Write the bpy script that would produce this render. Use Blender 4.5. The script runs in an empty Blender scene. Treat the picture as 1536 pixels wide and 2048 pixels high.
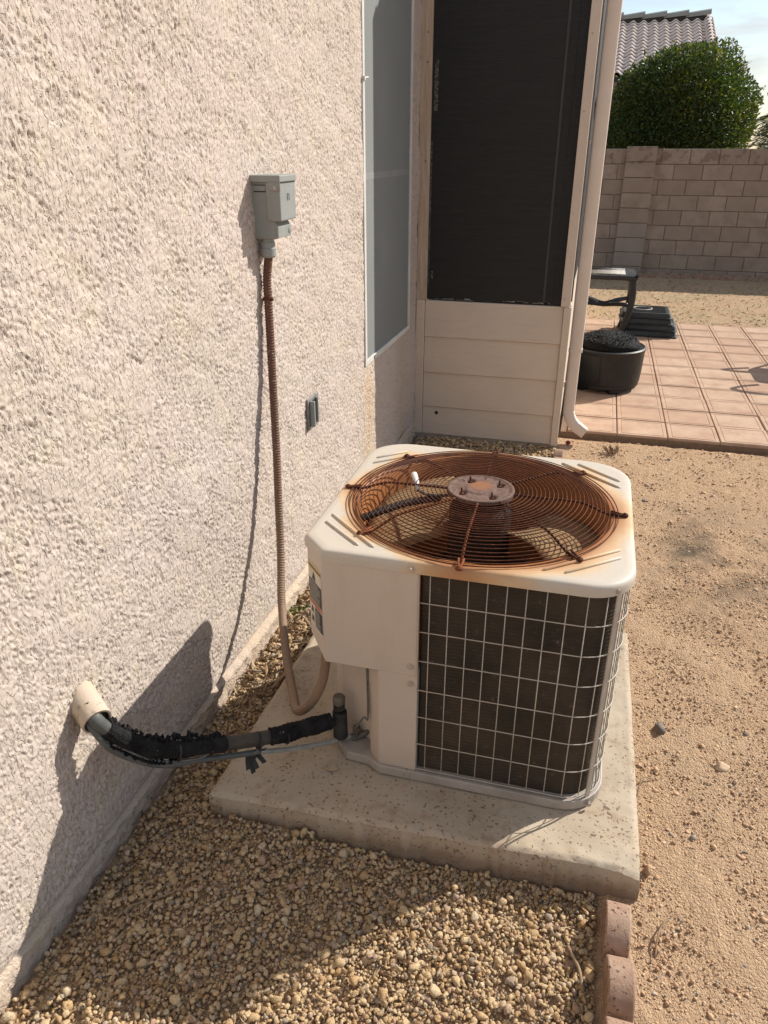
import bpy, bmesh, math, random
import numpy as np
from mathutils import Vector, Matrix

# ------------------------------------------------------------------ camera, sky, sun, exposure
S = bpy.context.scene
COL = S.collection
PI = math.pi
R = math.radians
random.seed(7)
RNG = np.random.default_rng(11)

cam_d = bpy.data.cameras.new('camera')
cam_d.sensor_fit = 'VERTICAL'
cam_d.sensor_height = 36
cam_d.sensor_width = 36
cam_d.lens = 1500 / 2048 * 36
cam_d.clip_start = 0.05
cam_d.clip_end = 1000
cam = bpy.data.objects.new('camera', cam_d)
COL.objects.link(cam)
cam.location = (0, 0, 1.6)
cam.rotation_euler = (R(90 - 26.1), 0, R(15.1))
S.camera = cam

SUN = Vector((1, .97, 1.06)).normalized()
W = bpy.data.worlds.new('World')
S.world = W
W.use_nodes = True
wn = W.node_tree
wn.nodes.clear()
w_out = wn.nodes.new('ShaderNodeOutputWorld')
w_bg = wn.nodes.new('ShaderNodeBackground')
w_bg.inputs['Strength'].default_value = .108
w_sky = wn.nodes.new('ShaderNodeTexSky')
w_sky.sky_type = 'NISHITA'
w_sky.sun_disc = False
w_sky.sun_elevation = math.asin(SUN.z)
w_sky.sun_rotation = math.atan2(SUN.x, SUN.y)
w_sky.dust_density = .7
w_tc = wn.nodes.new('ShaderNodeTexCoord')
w_map = wn.nodes.new('ShaderNodeMapping')
w_map.inputs['Scale'].default_value = (1.2, 1.2, 7)
w_map.inputs['Rotation'].default_value = (0, R(7), 0)
w_no = wn.nodes.new('ShaderNodeTexNoise')
w_no.inputs['Scale'].default_value = 2.6
w_no.inputs['Detail'].default_value = 7
w_no.inputs['Roughness'].default_value = .58
w_no.inputs['Distortion'].default_value = .5
w_rp = wn.nodes.new('ShaderNodeValToRGB')
w_rp.color_ramp.elements[0].position = .42
w_rp.color_ramp.elements[1].position = .66
w_mx = wn.nodes.new('ShaderNodeMix')
w_mx.data_type = 'RGBA'
w_mx.inputs[7].default_value = (5.0, 5.05, 5.05, 1)
wn.links.new(w_tc.outputs['Generated'], w_map.inputs['Vector'])
wn.links.new(w_map.outputs['Vector'], w_no.inputs['Vector'])
wn.links.new(w_no.outputs['Fac'], w_rp.inputs['Fac'])
wn.links.new(w_rp.outputs['Color'], w_mx.inputs[0])
wn.links.new(w_sky.outputs['Color'], w_mx.inputs[6])
wn.links.new(w_mx.outputs[2], w_bg.inputs['Color'])
wn.links.new(w_bg.outputs['Background'], w_out.inputs['Surface'])

sd = bpy.data.lights.new('sun', 'SUN')
sd.energy = 4.6
sd.angle = R(.5)
sd.color = (1, .94, .85)
sun = bpy.data.objects.new('sun', sd)
COL.objects.link(sun)
sun.rotation_euler = (-SUN).to_track_quat('-Z', 'Y').to_euler()
sun.location = SUN * 30

S.view_settings.view_transform = 'Standard'
S.view_settings.look = 'None'
S.view_settings.exposure = 0.40
S.view_settings.gamma = 1
S.view_settings.use_curve_mapping = False
S.cycles.max_bounces = 8
S.cycles.diffuse_bounces = 5

# ------------------------------------------------------------------ materials


class NT:
    """small helper round a material's node tree"""

    def __init__(s, name):
        s.m = bpy.data.materials.new(name)
        s.m.use_nodes = True
        s.t = s.m.node_tree
        s.b = s.t.nodes['Principled BSDF']
        s._pos = None

    def new(s, k):
        return s.t.nodes.new(k)

    def put(s, sock, v):
        if isinstance(v, bpy.types.NodeSocket):
            s.t.links.new(v, sock)
        elif isinstance(v, (tuple, list)) and len(v) == 3 and sock.type == 'RGBA':
            sock.default_value = (*v, 1)
        else:
            sock.default_value = v

    def pos(s):
        if s._pos is None:
            s._pos = s.new('ShaderNodeNewGeometry').outputs['Position']
        return s._pos

    def obj(s):
        return s.new('ShaderNodeTexCoord').outputs['Object']

    def xyz(s, v):
        n = s.new('ShaderNodeSeparateXYZ')
        s.put(n.inputs[0], v)
        return n.outputs

    def math(s, op, a, b=0., clamp=False):
        n = s.new('ShaderNodeMath')
        n.operation = op
        n.use_clamp = clamp
        s.put(n.inputs[0], a)
        s.put(n.inputs[1], b)
        return n.outputs[0]

    def scale(s, v, sc):
        n = s.new('ShaderNodeMapping')
        s.put(n.inputs['Vector'], v)
        n.inputs['Scale'].default_value = sc
        return n.outputs[0]

    def noise(s, scale, detail=3, rough=.55, v=None, dist=0., out='Fac'):
        n = s.new('ShaderNodeTexNoise')
        s.put(n.inputs['Vector'], s.pos() if v is None else v)
        n.inputs['Scale'].default_value = scale
        n.inputs['Detail'].default_value = detail
        n.inputs['Roughness'].default_value = rough
        n.inputs['Distortion'].default_value = dist
        return n.outputs[out]

    def voro(s, scale, v=None, out='Distance', feature='F1'):
        n = s.new('ShaderNodeTexVoronoi')
        n.feature = feature
        s.put(n.inputs['Vector'], s.pos() if v is None else v)
        n.inputs['Scale'].default_value = scale
        return n.outputs[out]

    def ramp(s, fac, stops):
        n = s.new('ShaderNodeValToRGB')
        e = n.color_ramp.elements
        while len(e) < len(stops):
            e.new(.5)
        for k, (p, c) in enumerate(stops):
            e[k].position = p
            e[k].color = (c, c, c, 1) if isinstance(c, (int, float)) else (*c, 1)
        s.put(n.inputs[0], fac)
        return n.outputs[0]

    def mix(s, fac, a, b, mode='MIX'):
        n = s.new('ShaderNodeMix')
        n.data_type = 'RGBA'
        n.blend_type = mode
        s.put(n.inputs[0], fac)
        s.put(n.inputs[6], a)
        s.put(n.inputs[7], b)
        return n.outputs[2]

    def bump(s, h, strength=.5, dist=.01, nrm=None):
        n = s.new('ShaderNodeBump')
        n.inputs['Strength'].default_value = strength
        n.inputs['Distance'].default_value = dist
        s.put(n.inputs['Height'], h)
        if nrm is not None:
            s.put(n.inputs['Normal'], nrm)
        return n.outputs[0]

    def rnd(s):
        return s.new('ShaderNodeObjectInfo').outputs['Random']

    def island(s):
        return s.new('ShaderNodeNewGeometry').outputs['Random Per Island']

    def done(s, col=None, rough=.8, nrm=None, metal=0., spec=.3):
        if col is not None:
            s.put(s.b.inputs['Base Color'], col)
        s.put(s.b.inputs['Roughness'], rough)
        s.put(s.b.inputs['Metallic'], metal)
        s.put(s.b.inputs['Specular IOR Level'], spec)
        if nrm is not None:
            s.put(s.b.inputs['Normal'], nrm)
        return s.m


def simple(name, c1, c2=None, scale=12, rough=.7, bscale=150, bstr=.12, bdist=.002, spec=.3, metal=0., speck=None, lo=.35, hi=.65):
    n = NT(name)
    c2 = c2 or tuple(x * .8 for x in c1)
    col = n.mix(n.ramp(n.noise(scale, 5, .6), [(lo, 0.), (hi, 1.)]), c1, c2)
    if speck:
        col = n.mix(n.ramp(n.noise(speck[1], 2, .5), [(speck[2], 0.), (speck[2] + .06, 1.)]), col, speck[0])
    nr = n.bump(n.noise(bscale, 3, .6), bstr, bdist) if bstr else None
    rg = n.math('ADD', n.math('MULTIPLY', n.noise(scale * 2.3, 3), .25), rough - .12)
    return n.done(col, rg, nr, metal, spec)


M = {}
# stucco: pinkish beige paint, yellowed in patches, stained under the window corner
n = NT('stucco')
p = n.pos()
base = n.mix(n.ramp(n.noise(2.2, 4, .6), [(.35, 0.), (.68, 1.)]), (.545, .462, .412), (.535, .462, .397))
base = n.mix(n.math('MULTIPLY', n.ramp(n.noise(9, 4, .6), [(.52, 0.), (.70, 1.)]), .55), base, (.56, .485, .375))
X, Y, Z = n.xyz(p)
below = n.ramp(n.math('ADD', Z, n.math('MULTIPLY', n.noise(14, 3), .06)), [(.60, 1.), (.70, 0.)])


def bell(n, v, c, w):
    return n.math('SUBTRACT', 1., n.math('ABSOLUTE', n.math('DIVIDE', n.math('SUBTRACT', v, c), w)), True)


strk = n.math('MAXIMUM', bell(n, Y, 3.40, .15), n.math('MULTIPLY', bell(n, Y, 4.05, .16), .7))
strk = n.math('MULTIPLY', n.math('MULTIPLY', strk, below), n.ramp(n.noise(1., 4, .65, n.scale(p, (14, 14, 3))), [(.3, .35), (.65, 1.)]))
base = n.mix(n.math('MULTIPLY', strk, .7), base, (.47, .335, .18))
base = n.mix(n.math('MULTIPLY', n.ramp(n.noise(160, 2), [(.64, 0.), (.7, 1.)]), .3), base, (.4, .33, .27))
mp = n.new('ShaderNodeMapping')
n.put(mp.inputs['Vector'], p)
mp.inputs['Rotation'].default_value = (R(-23), 0, 0)
mp.inputs['Scale'].default_value = (1, 1, .42)
fn = n.ramp(n.noise(135, 2, .5, mp.outputs[0], dist=.5), [(.36, 0.), (.42, 1.)])
fn = n.math('ADD', fn, n.math('MULTIPLY', n.ramp(n.noise(62, 2, .5, mp.outputs[0], dist=.4), [(.47, 0.), (.50, 1.)]), .7))
nr = n.bump(fn, 1., .0026)
M['stucco'] = n.done(base, .92, n.bump(n.noise(420, 3, .65), .35, .002, nr), 0, .15)

M['foundation'] = simple('foundation_concrete', (.54, .445, .37), (.55, .445, .335), 9, .95, 140, .8, .008, .1, speck=((.24, .2, .16), 30, .66))
M['siding'] = None
n = NT('siding_paint')
p = n.pos()
gr = n.noise(1., 5, .6, n.scale(p, (6, 6, 110)), dist=.8)
c = n.mix(n.ramp(n.noise(5, 4), [(.35, 0.), (.7, 1.)]), (.63, .525, .425), (.59, .495, .41))
c = n.mix(n.math('MULTIPLY', n.ramp(gr, [(.3, 1.), (.45, 0.)]), .25), c, (.40, .32, .25))
M['siding'] = n.done(c, .72, n.bump(gr, .5, .004), 0, .25)
n = NT('raw_wood_trim')
p = n.pos()
gr = n.noise(1., 5, .65, n.scale(p, (60, 60, 4)), dist=.6)
c = n.mix(n.ramp(gr, [(.38, 0.), (.62, 1.)]), (.50, .41, .33), (.40, .30, .22))
M['wood_trim'] = n.done(c, .8, n.bump(gr, .5, .003), 0, .2)
M['trim'] = simple('trim_paint', (.62, .515, .425), (.58, .48, .40), 6, .6, 90, .12, .002, .3, speck=((.42, .32, .24), 70, .72))
M['downspout'] = simple('downspout_paint', (.72, .61, .52), (.68, .58, .49), 7, .5, 60, .1, .002, .35, speck=((.5, .4, .3), 120, .72))
M['white_frame'] = simple('white_frame', (.66, .65, .61), (.56, .55, .52), 9, .5, 100, .08, .001, .4)
M['grey_track'] = simple('grey_track', (.16, .15, .135), (.26, .24, .21), 20, .6, 100, .2, .002, .4, speck=((.5, .46, .4), 40, .7))
n = NT('sun_screen_grey')
p = n.pos()
wv = n.math('MULTIPLY', n.math('SINE', n.math('MULTIPLY', n.xyz(p)[2], 2600.)), n.math('SINE', n.math('MULTIPLY', n.xyz(p)[1], 2600.)))
c = n.mix(n.ramp(n.noise(1.6, 3), [(.3, 0.), (.7, 1.)]), (.225, .240, .236), (.195, .208, .207))
M['window_screen'] = n.done(c, .75, n.bump(wv, .25, .0008), 0, .25)
M['screen_rail'] = simple('sun_screen_over_rail', (.265, .275, .27), (.235, .245, .24), 5, .75, 0, 0)
n = NT('painted_gap_reflection')
c = n.mix(n.ramp(n.noise(70, 4, .7), [(.45, 0.), (.6, 1.)]), (.03, .03, .03), (.16, .155, .14))  # mottled grey paints the window reflection seen past the screen edge
M['reflection_grey'] = n.done(c, .7)
n = NT('black_shade_fabric')
p = n.pos()
sx = n.xyz(p)
wv = n.math('SINE', n.math('ADD', n.math('MULTIPLY', sx[2], 900.), n.math('MULTIPLY', n.noise(25, 2), 4.)))
c = n.mix(n.ramp(n.noise(1., 3, .6, n.scale(p, (3, 3, 60))), [(.35, 0.), (.7, 1.)]), (.0125, .0125, .013), (.0165, .0165, .0165))
M['black_screen'] = n.done(c, .6, n.bump(wv, .35, .0012), 0, .35)
n = NT('black_shade_fold')
p = n.pos()
wv = n.math('SINE', n.math('MULTIPLY', n.xyz(p)[2], 1500.))
c = n.mix(n.ramp(wv, [(.3, 0.), (.9, 1.)]), (.028, .029, .028), (.10, .105, .098))
M['screen_fold'] = n.done(c, .6, n.bump(wv, .4, .0015), 0, .35)
M['dark'] = simple('interior_dark', (.02, .019, .018), (.03, .028, .025), 8, .8)
M['grey_box'] = simple('grey_enamel', (.285, .30, .285), (.255, .27, .258), 14, .48, 300, .1, .001, .45, speck=((.2, .2, .19), 90, .74))
n = NT('painted_conduit')
p = n.pos()
z = n.xyz(p)[2]
c = n.mix(n.ramp(n.math('ADD', z, n.math('MULTIPLY', n.noise(12, 3), .25)), [(.45, 0.), (1.0, 1.)]), (.25, .165, .11), (.135, .066, .045))
c = n.mix(n.ramp(n.noise(120, 3), [(.6, 0.), (.72, 1.)]), c, (.36, .28, .2))
M['conduit'] = n.done(c, .68, n.bump(n.noise(200, 2), .2, .001), 0, .3)
M['galv'] = simple('galvanised', (.36, .36, .34), (.22, .22, .21), 40, .5, 120, .2, .001, .5, metal=.5)
# air conditioner paint
n = NT('ac_paint')
p = n.pos()
c = n.mix(n.ramp(n.noise(5, 4), [(.35, 0.), (.7, 1.)]), (.56, .475, .40), (.525, .45, .38))
c = n.mix(n.math('MULTIPLY', n.ramp(n.noise(1., 4, .65, n.scale(p, (26, 26, 4))), [(.5, 0.), (.75, 1.)]), .35), c, (.46, .37, .28))
c = n.mix(n.math('MULTIPLY', n.ramp(n.noise(140, 3), [(.68, 0.), (.74, 1.)]), .6), c, (.36, .28, .21))
low_ = n.ramp(n.math('ADD', n.xyz(p)[2], n.math('MULTIPLY', n.noise(16, 4), .09)), [(.14, 1.), (.24, 0.)])
c = n.mix(n.math('MULTIPLY', low_, .4), c, (.42, .31, .21))
M['ac_paint'] = n.done(c, .5, n.bump(n.noise(7, 2), .22, .012, n.bump(n.noise(150, 2), .05, .001)), 0, .35)
n = NT('ac_cover_paint')
p = n.pos()
X, Y, Z = n.xyz(p)
dx = n.math('SUBTRACT', X, -.22)
dy = n.math('SUBTRACT', Y, 1.80)
rad = n.math('SQRT', n.math('ADD', n.math('MULTIPLY', dx, dx), n.math('MULTIPLY', dy, dy)))
ang = n.math('ARCTAN2', dy, dx)
spoke = n.math('POWER', n.math('ABSOLUTE', n.math('COSINE', n.math('MULTIPLY', ang, 4.))), 6.)
reach = n.math('SUBTRACT', n.math('ADD', n.math('MULTIPLY', spoke, .040), n.math('MULTIPLY', n.noise(11, 4, .6), .10)), .008)
reach = n.math('ADD', reach, n.math('MULTIPLY', n.ramp(n.math('ADD', dx, n.math('MULTIPLY', dy, -.6)), [(0., 0.), (.3, 1.)]), .034))
st = n.math('DIVIDE', n.math('SUBTRACT', rad, .335), reach)
c0 = n.mix(n.ramp(n.noise(5, 4), [(.35, 0.), (.7, 1.)]), (.535, .48, .405), (.515, .46, .385))
c0 = n.mix(n.math('MULTIPLY', n.ramp(n.noise(190, 3), [(.56, 0.), (.66, 1.)]), .22), c0, (.42, .36, .28))
c = n.mix(n.ramp(st, [(0., 1.), (.45, .78), (1., 0.)]), c0, n.mix(n.ramp(st, [(.1, 0.), (.6, 1.)]), (.38, .15, .05), (.60, .38, .17)))
M['ac_cover'] = n.done(c, .5, n.bump(n.noise(240, 3), .08, .001), 0, .35)
n = NT('rusty_steel')
p = n.pos()
c = n.mix(n.ramp(n.noise(16, 5, .65), [(.35, 0.), (.7, 1.)]), (.050, .018, .012), (.135, .044, .020))
c = n.mix(n.ramp(n.noise(120, 3), [(.55, 0.), (.7, 1.)]), c, (.16, .066, .032))
M['rust'] = n.done(c, .85, n.bump(n.noise(300, 3), .4, .001), 0, .2)
n = NT('rusty_steel_bright')
c = n.mix(n.ramp(n.noise(22, 5, .65), [(.35, 0.), (.7, 1.)]), (.11, .038, .019), (.25, .085, .034))
M['rust_bright'] = n.done(c, .9, n.bump(n.noise(200, 3), .5, .0015), 0, .15)
n = NT('rusty_hub')
p = n.pos()
X, Y, Z = n.xyz(p)
dx = n.math('SUBTRACT', X, -.227)
dy = n.math('SUBTRACT', Y, 1.83)
rad = n.math('SQRT', n.math('ADD', n.math('MULTIPLY', dx, dx), n.math('MULTIPLY', dy, dy)))
c = n.mix(n.ramp(n.noise(70, 5, .7), [(.4, 0.), (.65, 1.)]), (.17, .112, .092), (.105, .056, .04))
c = n.mix(n.math('MULTIPLY', n.ramp(n.math('ADD', rad, n.math('MULTIPLY', n.noise(60, 3), .02)), [(.03, 1.), (.05, 0.)]), .8), c, (.27, .115, .052))
M['hub'] = n.done(c, .75, n.bump(n.noise(160, 3), .3, .001), 0, .25)
n = NT('stained_blade')
c = n.mix(n.ramp(n.noise(9, 5, .65), [(.35, 0.), (.65, 1.)]), (.32, .225, .125), (.22, .11, .05))
M['blade'] = n.done(c, .9, None, 0, .08)
n = NT('coil_fins')
p = n.pos()
c = n.mix(n.ramp(n.noise(6, 5, .6), [(.35, 0.), (.7, 1.)]), (.034, .028, .021), (.074, .055, .039))
c = n.mix(n.ramp(n.noise(40, 4, .7), [(.62, 0.), (.74, 1.)]), c, (.11, .095, .075))
M['coil'] = n.done(c, .8, n.bump(n.noise(1., 2, .5, n.scale(p, (420, 420, 60))), .6, .002), 0, .2)
M['guard_wire'] = simple('guard_wire_coating', (.52, .465, .395), (.43, .385, .33), 20, .5, 0, 0, .001, .4)
M['base_pan'] = simple('base_pan_steel', (.40, .355, .31), (.32, .275, .235), 14, .5, 80, .15, .002, .4, speck=((.2, .13, .08), 60, .7))
M['screw'] = simple('screw_metal', (.55, .50, .44), (.38, .33, .28), 60, .4, 0, 0, .001, .5, metal=.4)
M['foam'] = simple('black_foam_insulation', (.012, .012, .013), (.028, .027, .027), 30, .95, 160, .9, .006, .1)
M['tape'] = simple('weathered_tape', (.040, .036, .031), (.075, .064, .05), 20, .6, 90, .25, .002, .35)
M['line_jacket'] = simple('grey_line_jacket', (.105, .112, .105), (.07, .075, .07), 24, .5, 120, .3, .002, .4)
M['bare_line'] = simple('oxidised_line', (.33, .33, .29), (.24, .235, .2), 40, .6, 150, .4, .002, .35)
M['wire'] = simple('thin_wire', (.17, .165, .15), (.10, .095, .09), 40, .6, 0, 0)
M['valve'] = simple('old_brass_valve', (.17, .15, .12), (.085, .075, .065), 40, .6, 120, .4, .002, .4, metal=.3)
M['rubber'] = simple('black_rubber', (.02, .02, .02), (.05, .048, .044), 30, .7, 120, .3, .002, .3)
M['pvc_painted'] = simple('painted_sleeve', (.50, .42, .35), (.50, .40, .29), 18, .8, 140, .3, .003, .2, speck=((.34, .28, .2), 34, .60))
M['label_white'] = simple('label_paper', (.62, .58, .50), (.54, .49, .41), 30, .5, 0, 0)
M['label_yellow'] = simple('label_yellow', (.58, .40, .12), (.5, .33, .1), 30, .5, 0, 0)
M['label_dark'] = simple('label_ink', (.03, .029, .028), (.045, .042, .04), 30, .5, 0, 0)
M['label_red'] = simple('label_red', (.50, .14, .06), (.42, .11, .05), 30, .5, 0, 0)
M['white_plastic'] = simple('white_plastic', (.72, .71, .68), (.6, .58, .54), 60, .5, 0, 0)
# concrete slab with pits
n = NT('slab_concrete')
p = n.pos()
c = n.mix(n.ramp(n.noise(5, 6, .65), [(.3, 0.), (.7, 1.)]), (.49, .42, .325), (.40, .315, .225))
c = n.mix(n.math('MULTIPLY', n.ramp(n.noise(16, 5, .7), [(.54, 0.), (.7, 1.)]), .7), c, (.30, .215, .145))
pit = n.math('MAXIMUM', n.ramp(n.noise(115, 2, .45), [(.64, 0.), (.68, 1.)]), n.ramp(n.noise(60, 3, .5), [(.69, 0.), (.72, 1.)]))
pit = n.math('MULTIPLY', pit, n.ramp(n.noise(5, 2), [(.38, .25), (.58, 1.)]))
c = n.mix(n.math('MULTIPLY', pit, .8), c, (.14, .095, .06))
soil = n.ramp(n.math('ADD', n.xyz(p)[2], n.math('MULTIPLY', n.noise(18, 4), .05)), [(.045, 1.), (.085, 0.)])
c = n.mix(n.math('MULTIPLY', soil, .75), c, (.22, .15, .10))
nr = n.bump(n.noise(180, 4, .65), .25, .003)
nr = n.bump(n.math('MULTIPLY', pit, -1.), .6, .004, nr)
M['slab'] = n.done(c, .9, nr, 0, .15)
# gravel
n = NT('gravel_stone')
c = n.ramp(n.island(), [(0., (.34, .215, .115)), (.18, (.64, .46, .255)), (.42, (.72, .56, .35)), (.60, (.58, .375, .185)), (.76, (.73, .61, .43)), (.88, (.48, .30, .20)), (.96, (.47, .40, .32)), (1., (.25, .19, .14))])
c = n.mix(n.ramp(n.noise(170, 3, .7), [(.38, 0.), (.62, 1.)]), n.mix(1., c, (.78, .73, .66), 'MULTIPLY'), c)
c = n.mix(n.ramp(n.noise(420, 2, .6), [(.60, 0.), (.68, 1.)]), c, (.19, .125, .08))
c = n.mix(n.math('MULTIPLY', n.ramp(n.noise(330, 2, .6), [(.58, 0.), (.66, 1.)]), .6), c, (.66, .58, .45))
M['gravel'] = n.done(c, .9, n.bump(n.noise(260, 5, .75), .8, .005), 0, .12)
# dirt
n = NT('dirt')
p = n.pos()
X, Y, Z = n.xyz(p)
c = n.mix(n.ramp(n.noise(2.4, 6, .65), [(.3, 0.), (.7, 1.)]), (.56, .37, .225), (.60, .42, .27))
c = n.mix(n.ramp(n.noise(70, 4, .7), [(.4, 0.), (.66, 1.)]), c, (.48, .32, .20))
c = n.mix(n.ramp(n.noise(260, 3, .7), [(.56, 0.), (.68, 1.)]), c, (.68, .53, .37))
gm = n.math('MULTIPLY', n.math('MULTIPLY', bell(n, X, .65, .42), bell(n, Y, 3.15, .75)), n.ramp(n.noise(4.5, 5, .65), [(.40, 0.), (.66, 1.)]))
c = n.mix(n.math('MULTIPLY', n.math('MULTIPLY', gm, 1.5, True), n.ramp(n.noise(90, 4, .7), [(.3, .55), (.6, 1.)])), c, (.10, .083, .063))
dry = n.ramp(Y, [(7.9, 0.), (8.4, 1.)]) if False else n.math('MULTIPLY', n.math('GREATER_THAN', Y, 8.05), n.ramp(n.noise(2., 5, .7), [(.42, 0.), (.6, 1.)]))
c = n.mix(n.math('MULTIPLY', dry, .75), c, (.47, .36, .215))
gran = n.math('ADD', n.math('MULTIPLY', n.voro(150), -.8), n.math('MULTIPLY', n.voro(330), -.5))
nr = n.bump(n.math('ADD', gran, n.noise(120, 6, .75)), 1., .007)
M['dirt'] = n.done(c, .95, nr, 0, .1)
n = NT('soil_crumb')
c = n.ramp(n.island(), [(0., (.41, .26, .155)), (.5, (.55, .37, .23)), (.85, (.62, .45, .30)), (.96, (.44, .38, .31)), (1., (.24, .22, .2))])
M['crumb'] = n.done(c, .95, n.bump(n.noise(300, 3), .4, .002), 0, .1)
M['grey_stone'] = simple('grey_stone', (.20, .165, .135), (.14, .12, .10), 40, .85, 200, .5, .003)
# patio, edgers, block wall
n = NT('paver')
c = n.mix(n.rnd(), (.465, .31, .215), (.54, .39, .28))
c = n.mix(n.ramp(n.noise(6, 5, .65), [(.4, 0.), (.72, 1.)]), c, (.40, .25, .175))
c = n.mix(n.ramp(n.noise(180, 3), [(.6, 0.), (.7, 1.)]), c, (.33, .20, .14))
M['paver'] = n.done(c, .88, n.bump(n.noise(220, 3), .35, .003), 0, .2)
M['sand_joint'] = simple('joint_sand', (.24, .16, .11), (.18, .12, .08), 40, .95, 200, .4, .003)
n = NT('edger_brick')
c = n.mix(n.rnd(), (.30, .19, .135), (.34, .22, .16))
c = n.mix(n.ramp(n.noise(24, 5, .65), [(.4, 0.), (.7, 1.)]), c, (.42, .30, .225))
pit = n.ramp(n.noise(110, 3), [(.6, 0.), (.68, 1.)])
c = n.mix(pit, c, (.13, .07, .05))
M['edger'] = n.done(c, .93, n.bump(n.math('SUBTRACT', n.noise(190, 4, .7), pit), .6, .004), 0, .1)
n = NT('cmu')
p = n.pos()
c = n.mix(n.rnd(), (.335, .253, .195), (.405, .312, .245))
c = n.mix(n.ramp(n.noise(5, 5, .65), [(.42, 0.), (.72, 1.)]), c, (.29, .215, .165))
top = n.math('MULTIPLY', n.math('GREATER_THAN', n.xyz(p)[2], 1.37), n.ramp(n.noise(9, 4, .6), [(.5, 0.), (.6, 1.)]))
c = n.mix(n.math('MULTIPLY', top, .55), c, (.15, .105, .085))
M['cmu'] = n.done(c, .93, n.bump(n.noise(120, 4), .5, .005), 0, .12)
n = NT('cmu_grey')
c = n.mix(n.ramp(n.noise(7, 5, .65), [(.42, 0.), (.72, 1.)]), (.355, .285, .235), (.31, .245, .20))
M['cmu_grey'] = n.done(c, .93, n.bump(n.noise(120, 4), .5, .005), 0, .12)
M['mortar'] = simple('mortar', (.24, .185, .15), (.2, .15, .12), 10, .95, 120, .4, .004)
n = NT('roof_tile')
c = n.mix(n.rnd(), (.85, .70, .61), (.88, .77, .69))
c = n.mix(n.ramp(n.noise(5, 4), [(.45, 0.), (.75, 1.)]), c, (.72, .565, .49))
M['roof_tile'] = n.done(c, .88, n.bump(n.noise(60, 3), .2, .004), 0, .2)
M['ridge_tile'] = simple('ridge_tile', (.33, .315, .28), (.27, .26, .23), 5, .9, 60, .3, .004)
M['pink_paint'] = simple('pink_house_paint', (.35, .235, .215), (.31, .205, .19), 3, .85, 60, .2, .004)
M['roof_under'] = simple('roof_underlay', (.06, .05, .045))
# plants


def leafmat(name, stops, tr=.35):
    n = NT(name)
    c = n.ramp(n.island(), stops)
    c = n.mix(n.ramp(n.noise(3.2, 4, .6), [(.45, 0.), (.62, 1.)]), c, n.mix(1., c, (1.7, 1.25, .75), 'MULTIPLY'))
    n.done(c, .45, None, 0, .4)
    t = n.new('ShaderNodeBsdfTranslucent')
    n.put(t.inputs['Color'], n.mix(1., c, (1.5, 1.6, .7), 'MULTIPLY'))
    mx = n.new('ShaderNodeMixShader')
    mx.inputs[0].default_value = tr
    n.t.links.new(n.b.outputs[0], mx.inputs[1])
    n.t.links.new(t.outputs[0], mx.inputs[2])
    n.t.links.new(mx.outputs[0], n.t.nodes['Material Output'].inputs['Surface'])
    return n.m


M['citrus_leaf'] = leafmat('citrus_leaf', [(0., (.022, .043, .014)), (.5, (.038, .070, .020)), (.8, (.068, .100, .026)), (1., (.14, .155, .042))])
M['palm_leaf'] = leafmat('palm_leaf', [(0., (.035, .055, .022)), (1., (.07, .09, .035))], .15)
M['green_leaf'] = leafmat('weed_leaf', [(0., (.04, .09, .025)), (1., (.07, .13, .03))])
M['bark'] = simple('bark', (.16, .115, .08), (.10, .07, .05), 20, .95, 80, .6, .006)
n = NT('dry_leaf')
c = n.ramp(n.island(), [(0., (.20, .115, .065)), (.35, (.34, .235, .14)), (.7, (.44, .345, .235)), (1., (.13, .095, .07))])
M['dry_leaf'] = n.done(c, .85, None, 0, .2)
M['twig'] = simple('dry_twig', (.33, .235, .15), (.22, .15, .09), 60, .9, 0, 0)
# black garden things
M['black_resin'] = simple('black_resin', (.011, .0112, .0105), (.019, .019, .017), 12, .45, 120, .15, .002, .35)
M['wicker'] = simple('black_wicker', (.017, .017, .017), (.032, .031, .029), 40, .5, 140, .6, .005, .4)
M['cushion'] = simple('frayed_black_cover', (.007, .007, .007), (.015, .0145, .014), 60, .7, 140, 1., .008, .12)
M['slat_pale'] = simple('bleached_slat', (.55, .51, .44), (.34, .31, .27), 40, .6, 0, 0)
M['tray'] = simple('slate_grey_plastic', (.028, .030, .029), (.045, .046, .043), 16, .5, 90, .15, .002, .4)
M['red'] = simple('red_plastic', (.30, .03, .025), (.2, .02, .02), 30, .5)

# ------------------------------------------------------------------ mesh helpers
ORG = {}


def mesh_np(name, V, F):
    """mesh from arrays: V (n,3); F a list of index arrays (m,k)"""
    me = bpy.data.meshes.new(name)
    V = np.asarray(V, np.float32)
    F = [np.asarray(f, np.int32) for f in (F if isinstance(F, list) else [F])]
    tot = np.concatenate([np.full(len(f), f.shape[1], np.int32) for f in F])
    idx = np.concatenate([f.ravel() for f in F])
    me.vertices.add(len(V))
    me.vertices.foreach_set('co', V.ravel())
    me.loops.add(len(idx))
    me.loops.foreach_set('vertex_index', idx)
    me.polygons.add(len(tot))
    me.polygons.foreach_set('loop_start', np.concatenate([[0], np.cumsum(tot)[:-1]]).astype(np.int32))
    me.polygons.foreach_set('loop_total', tot)
    me.update(calc_edges=True)
    return me


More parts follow.
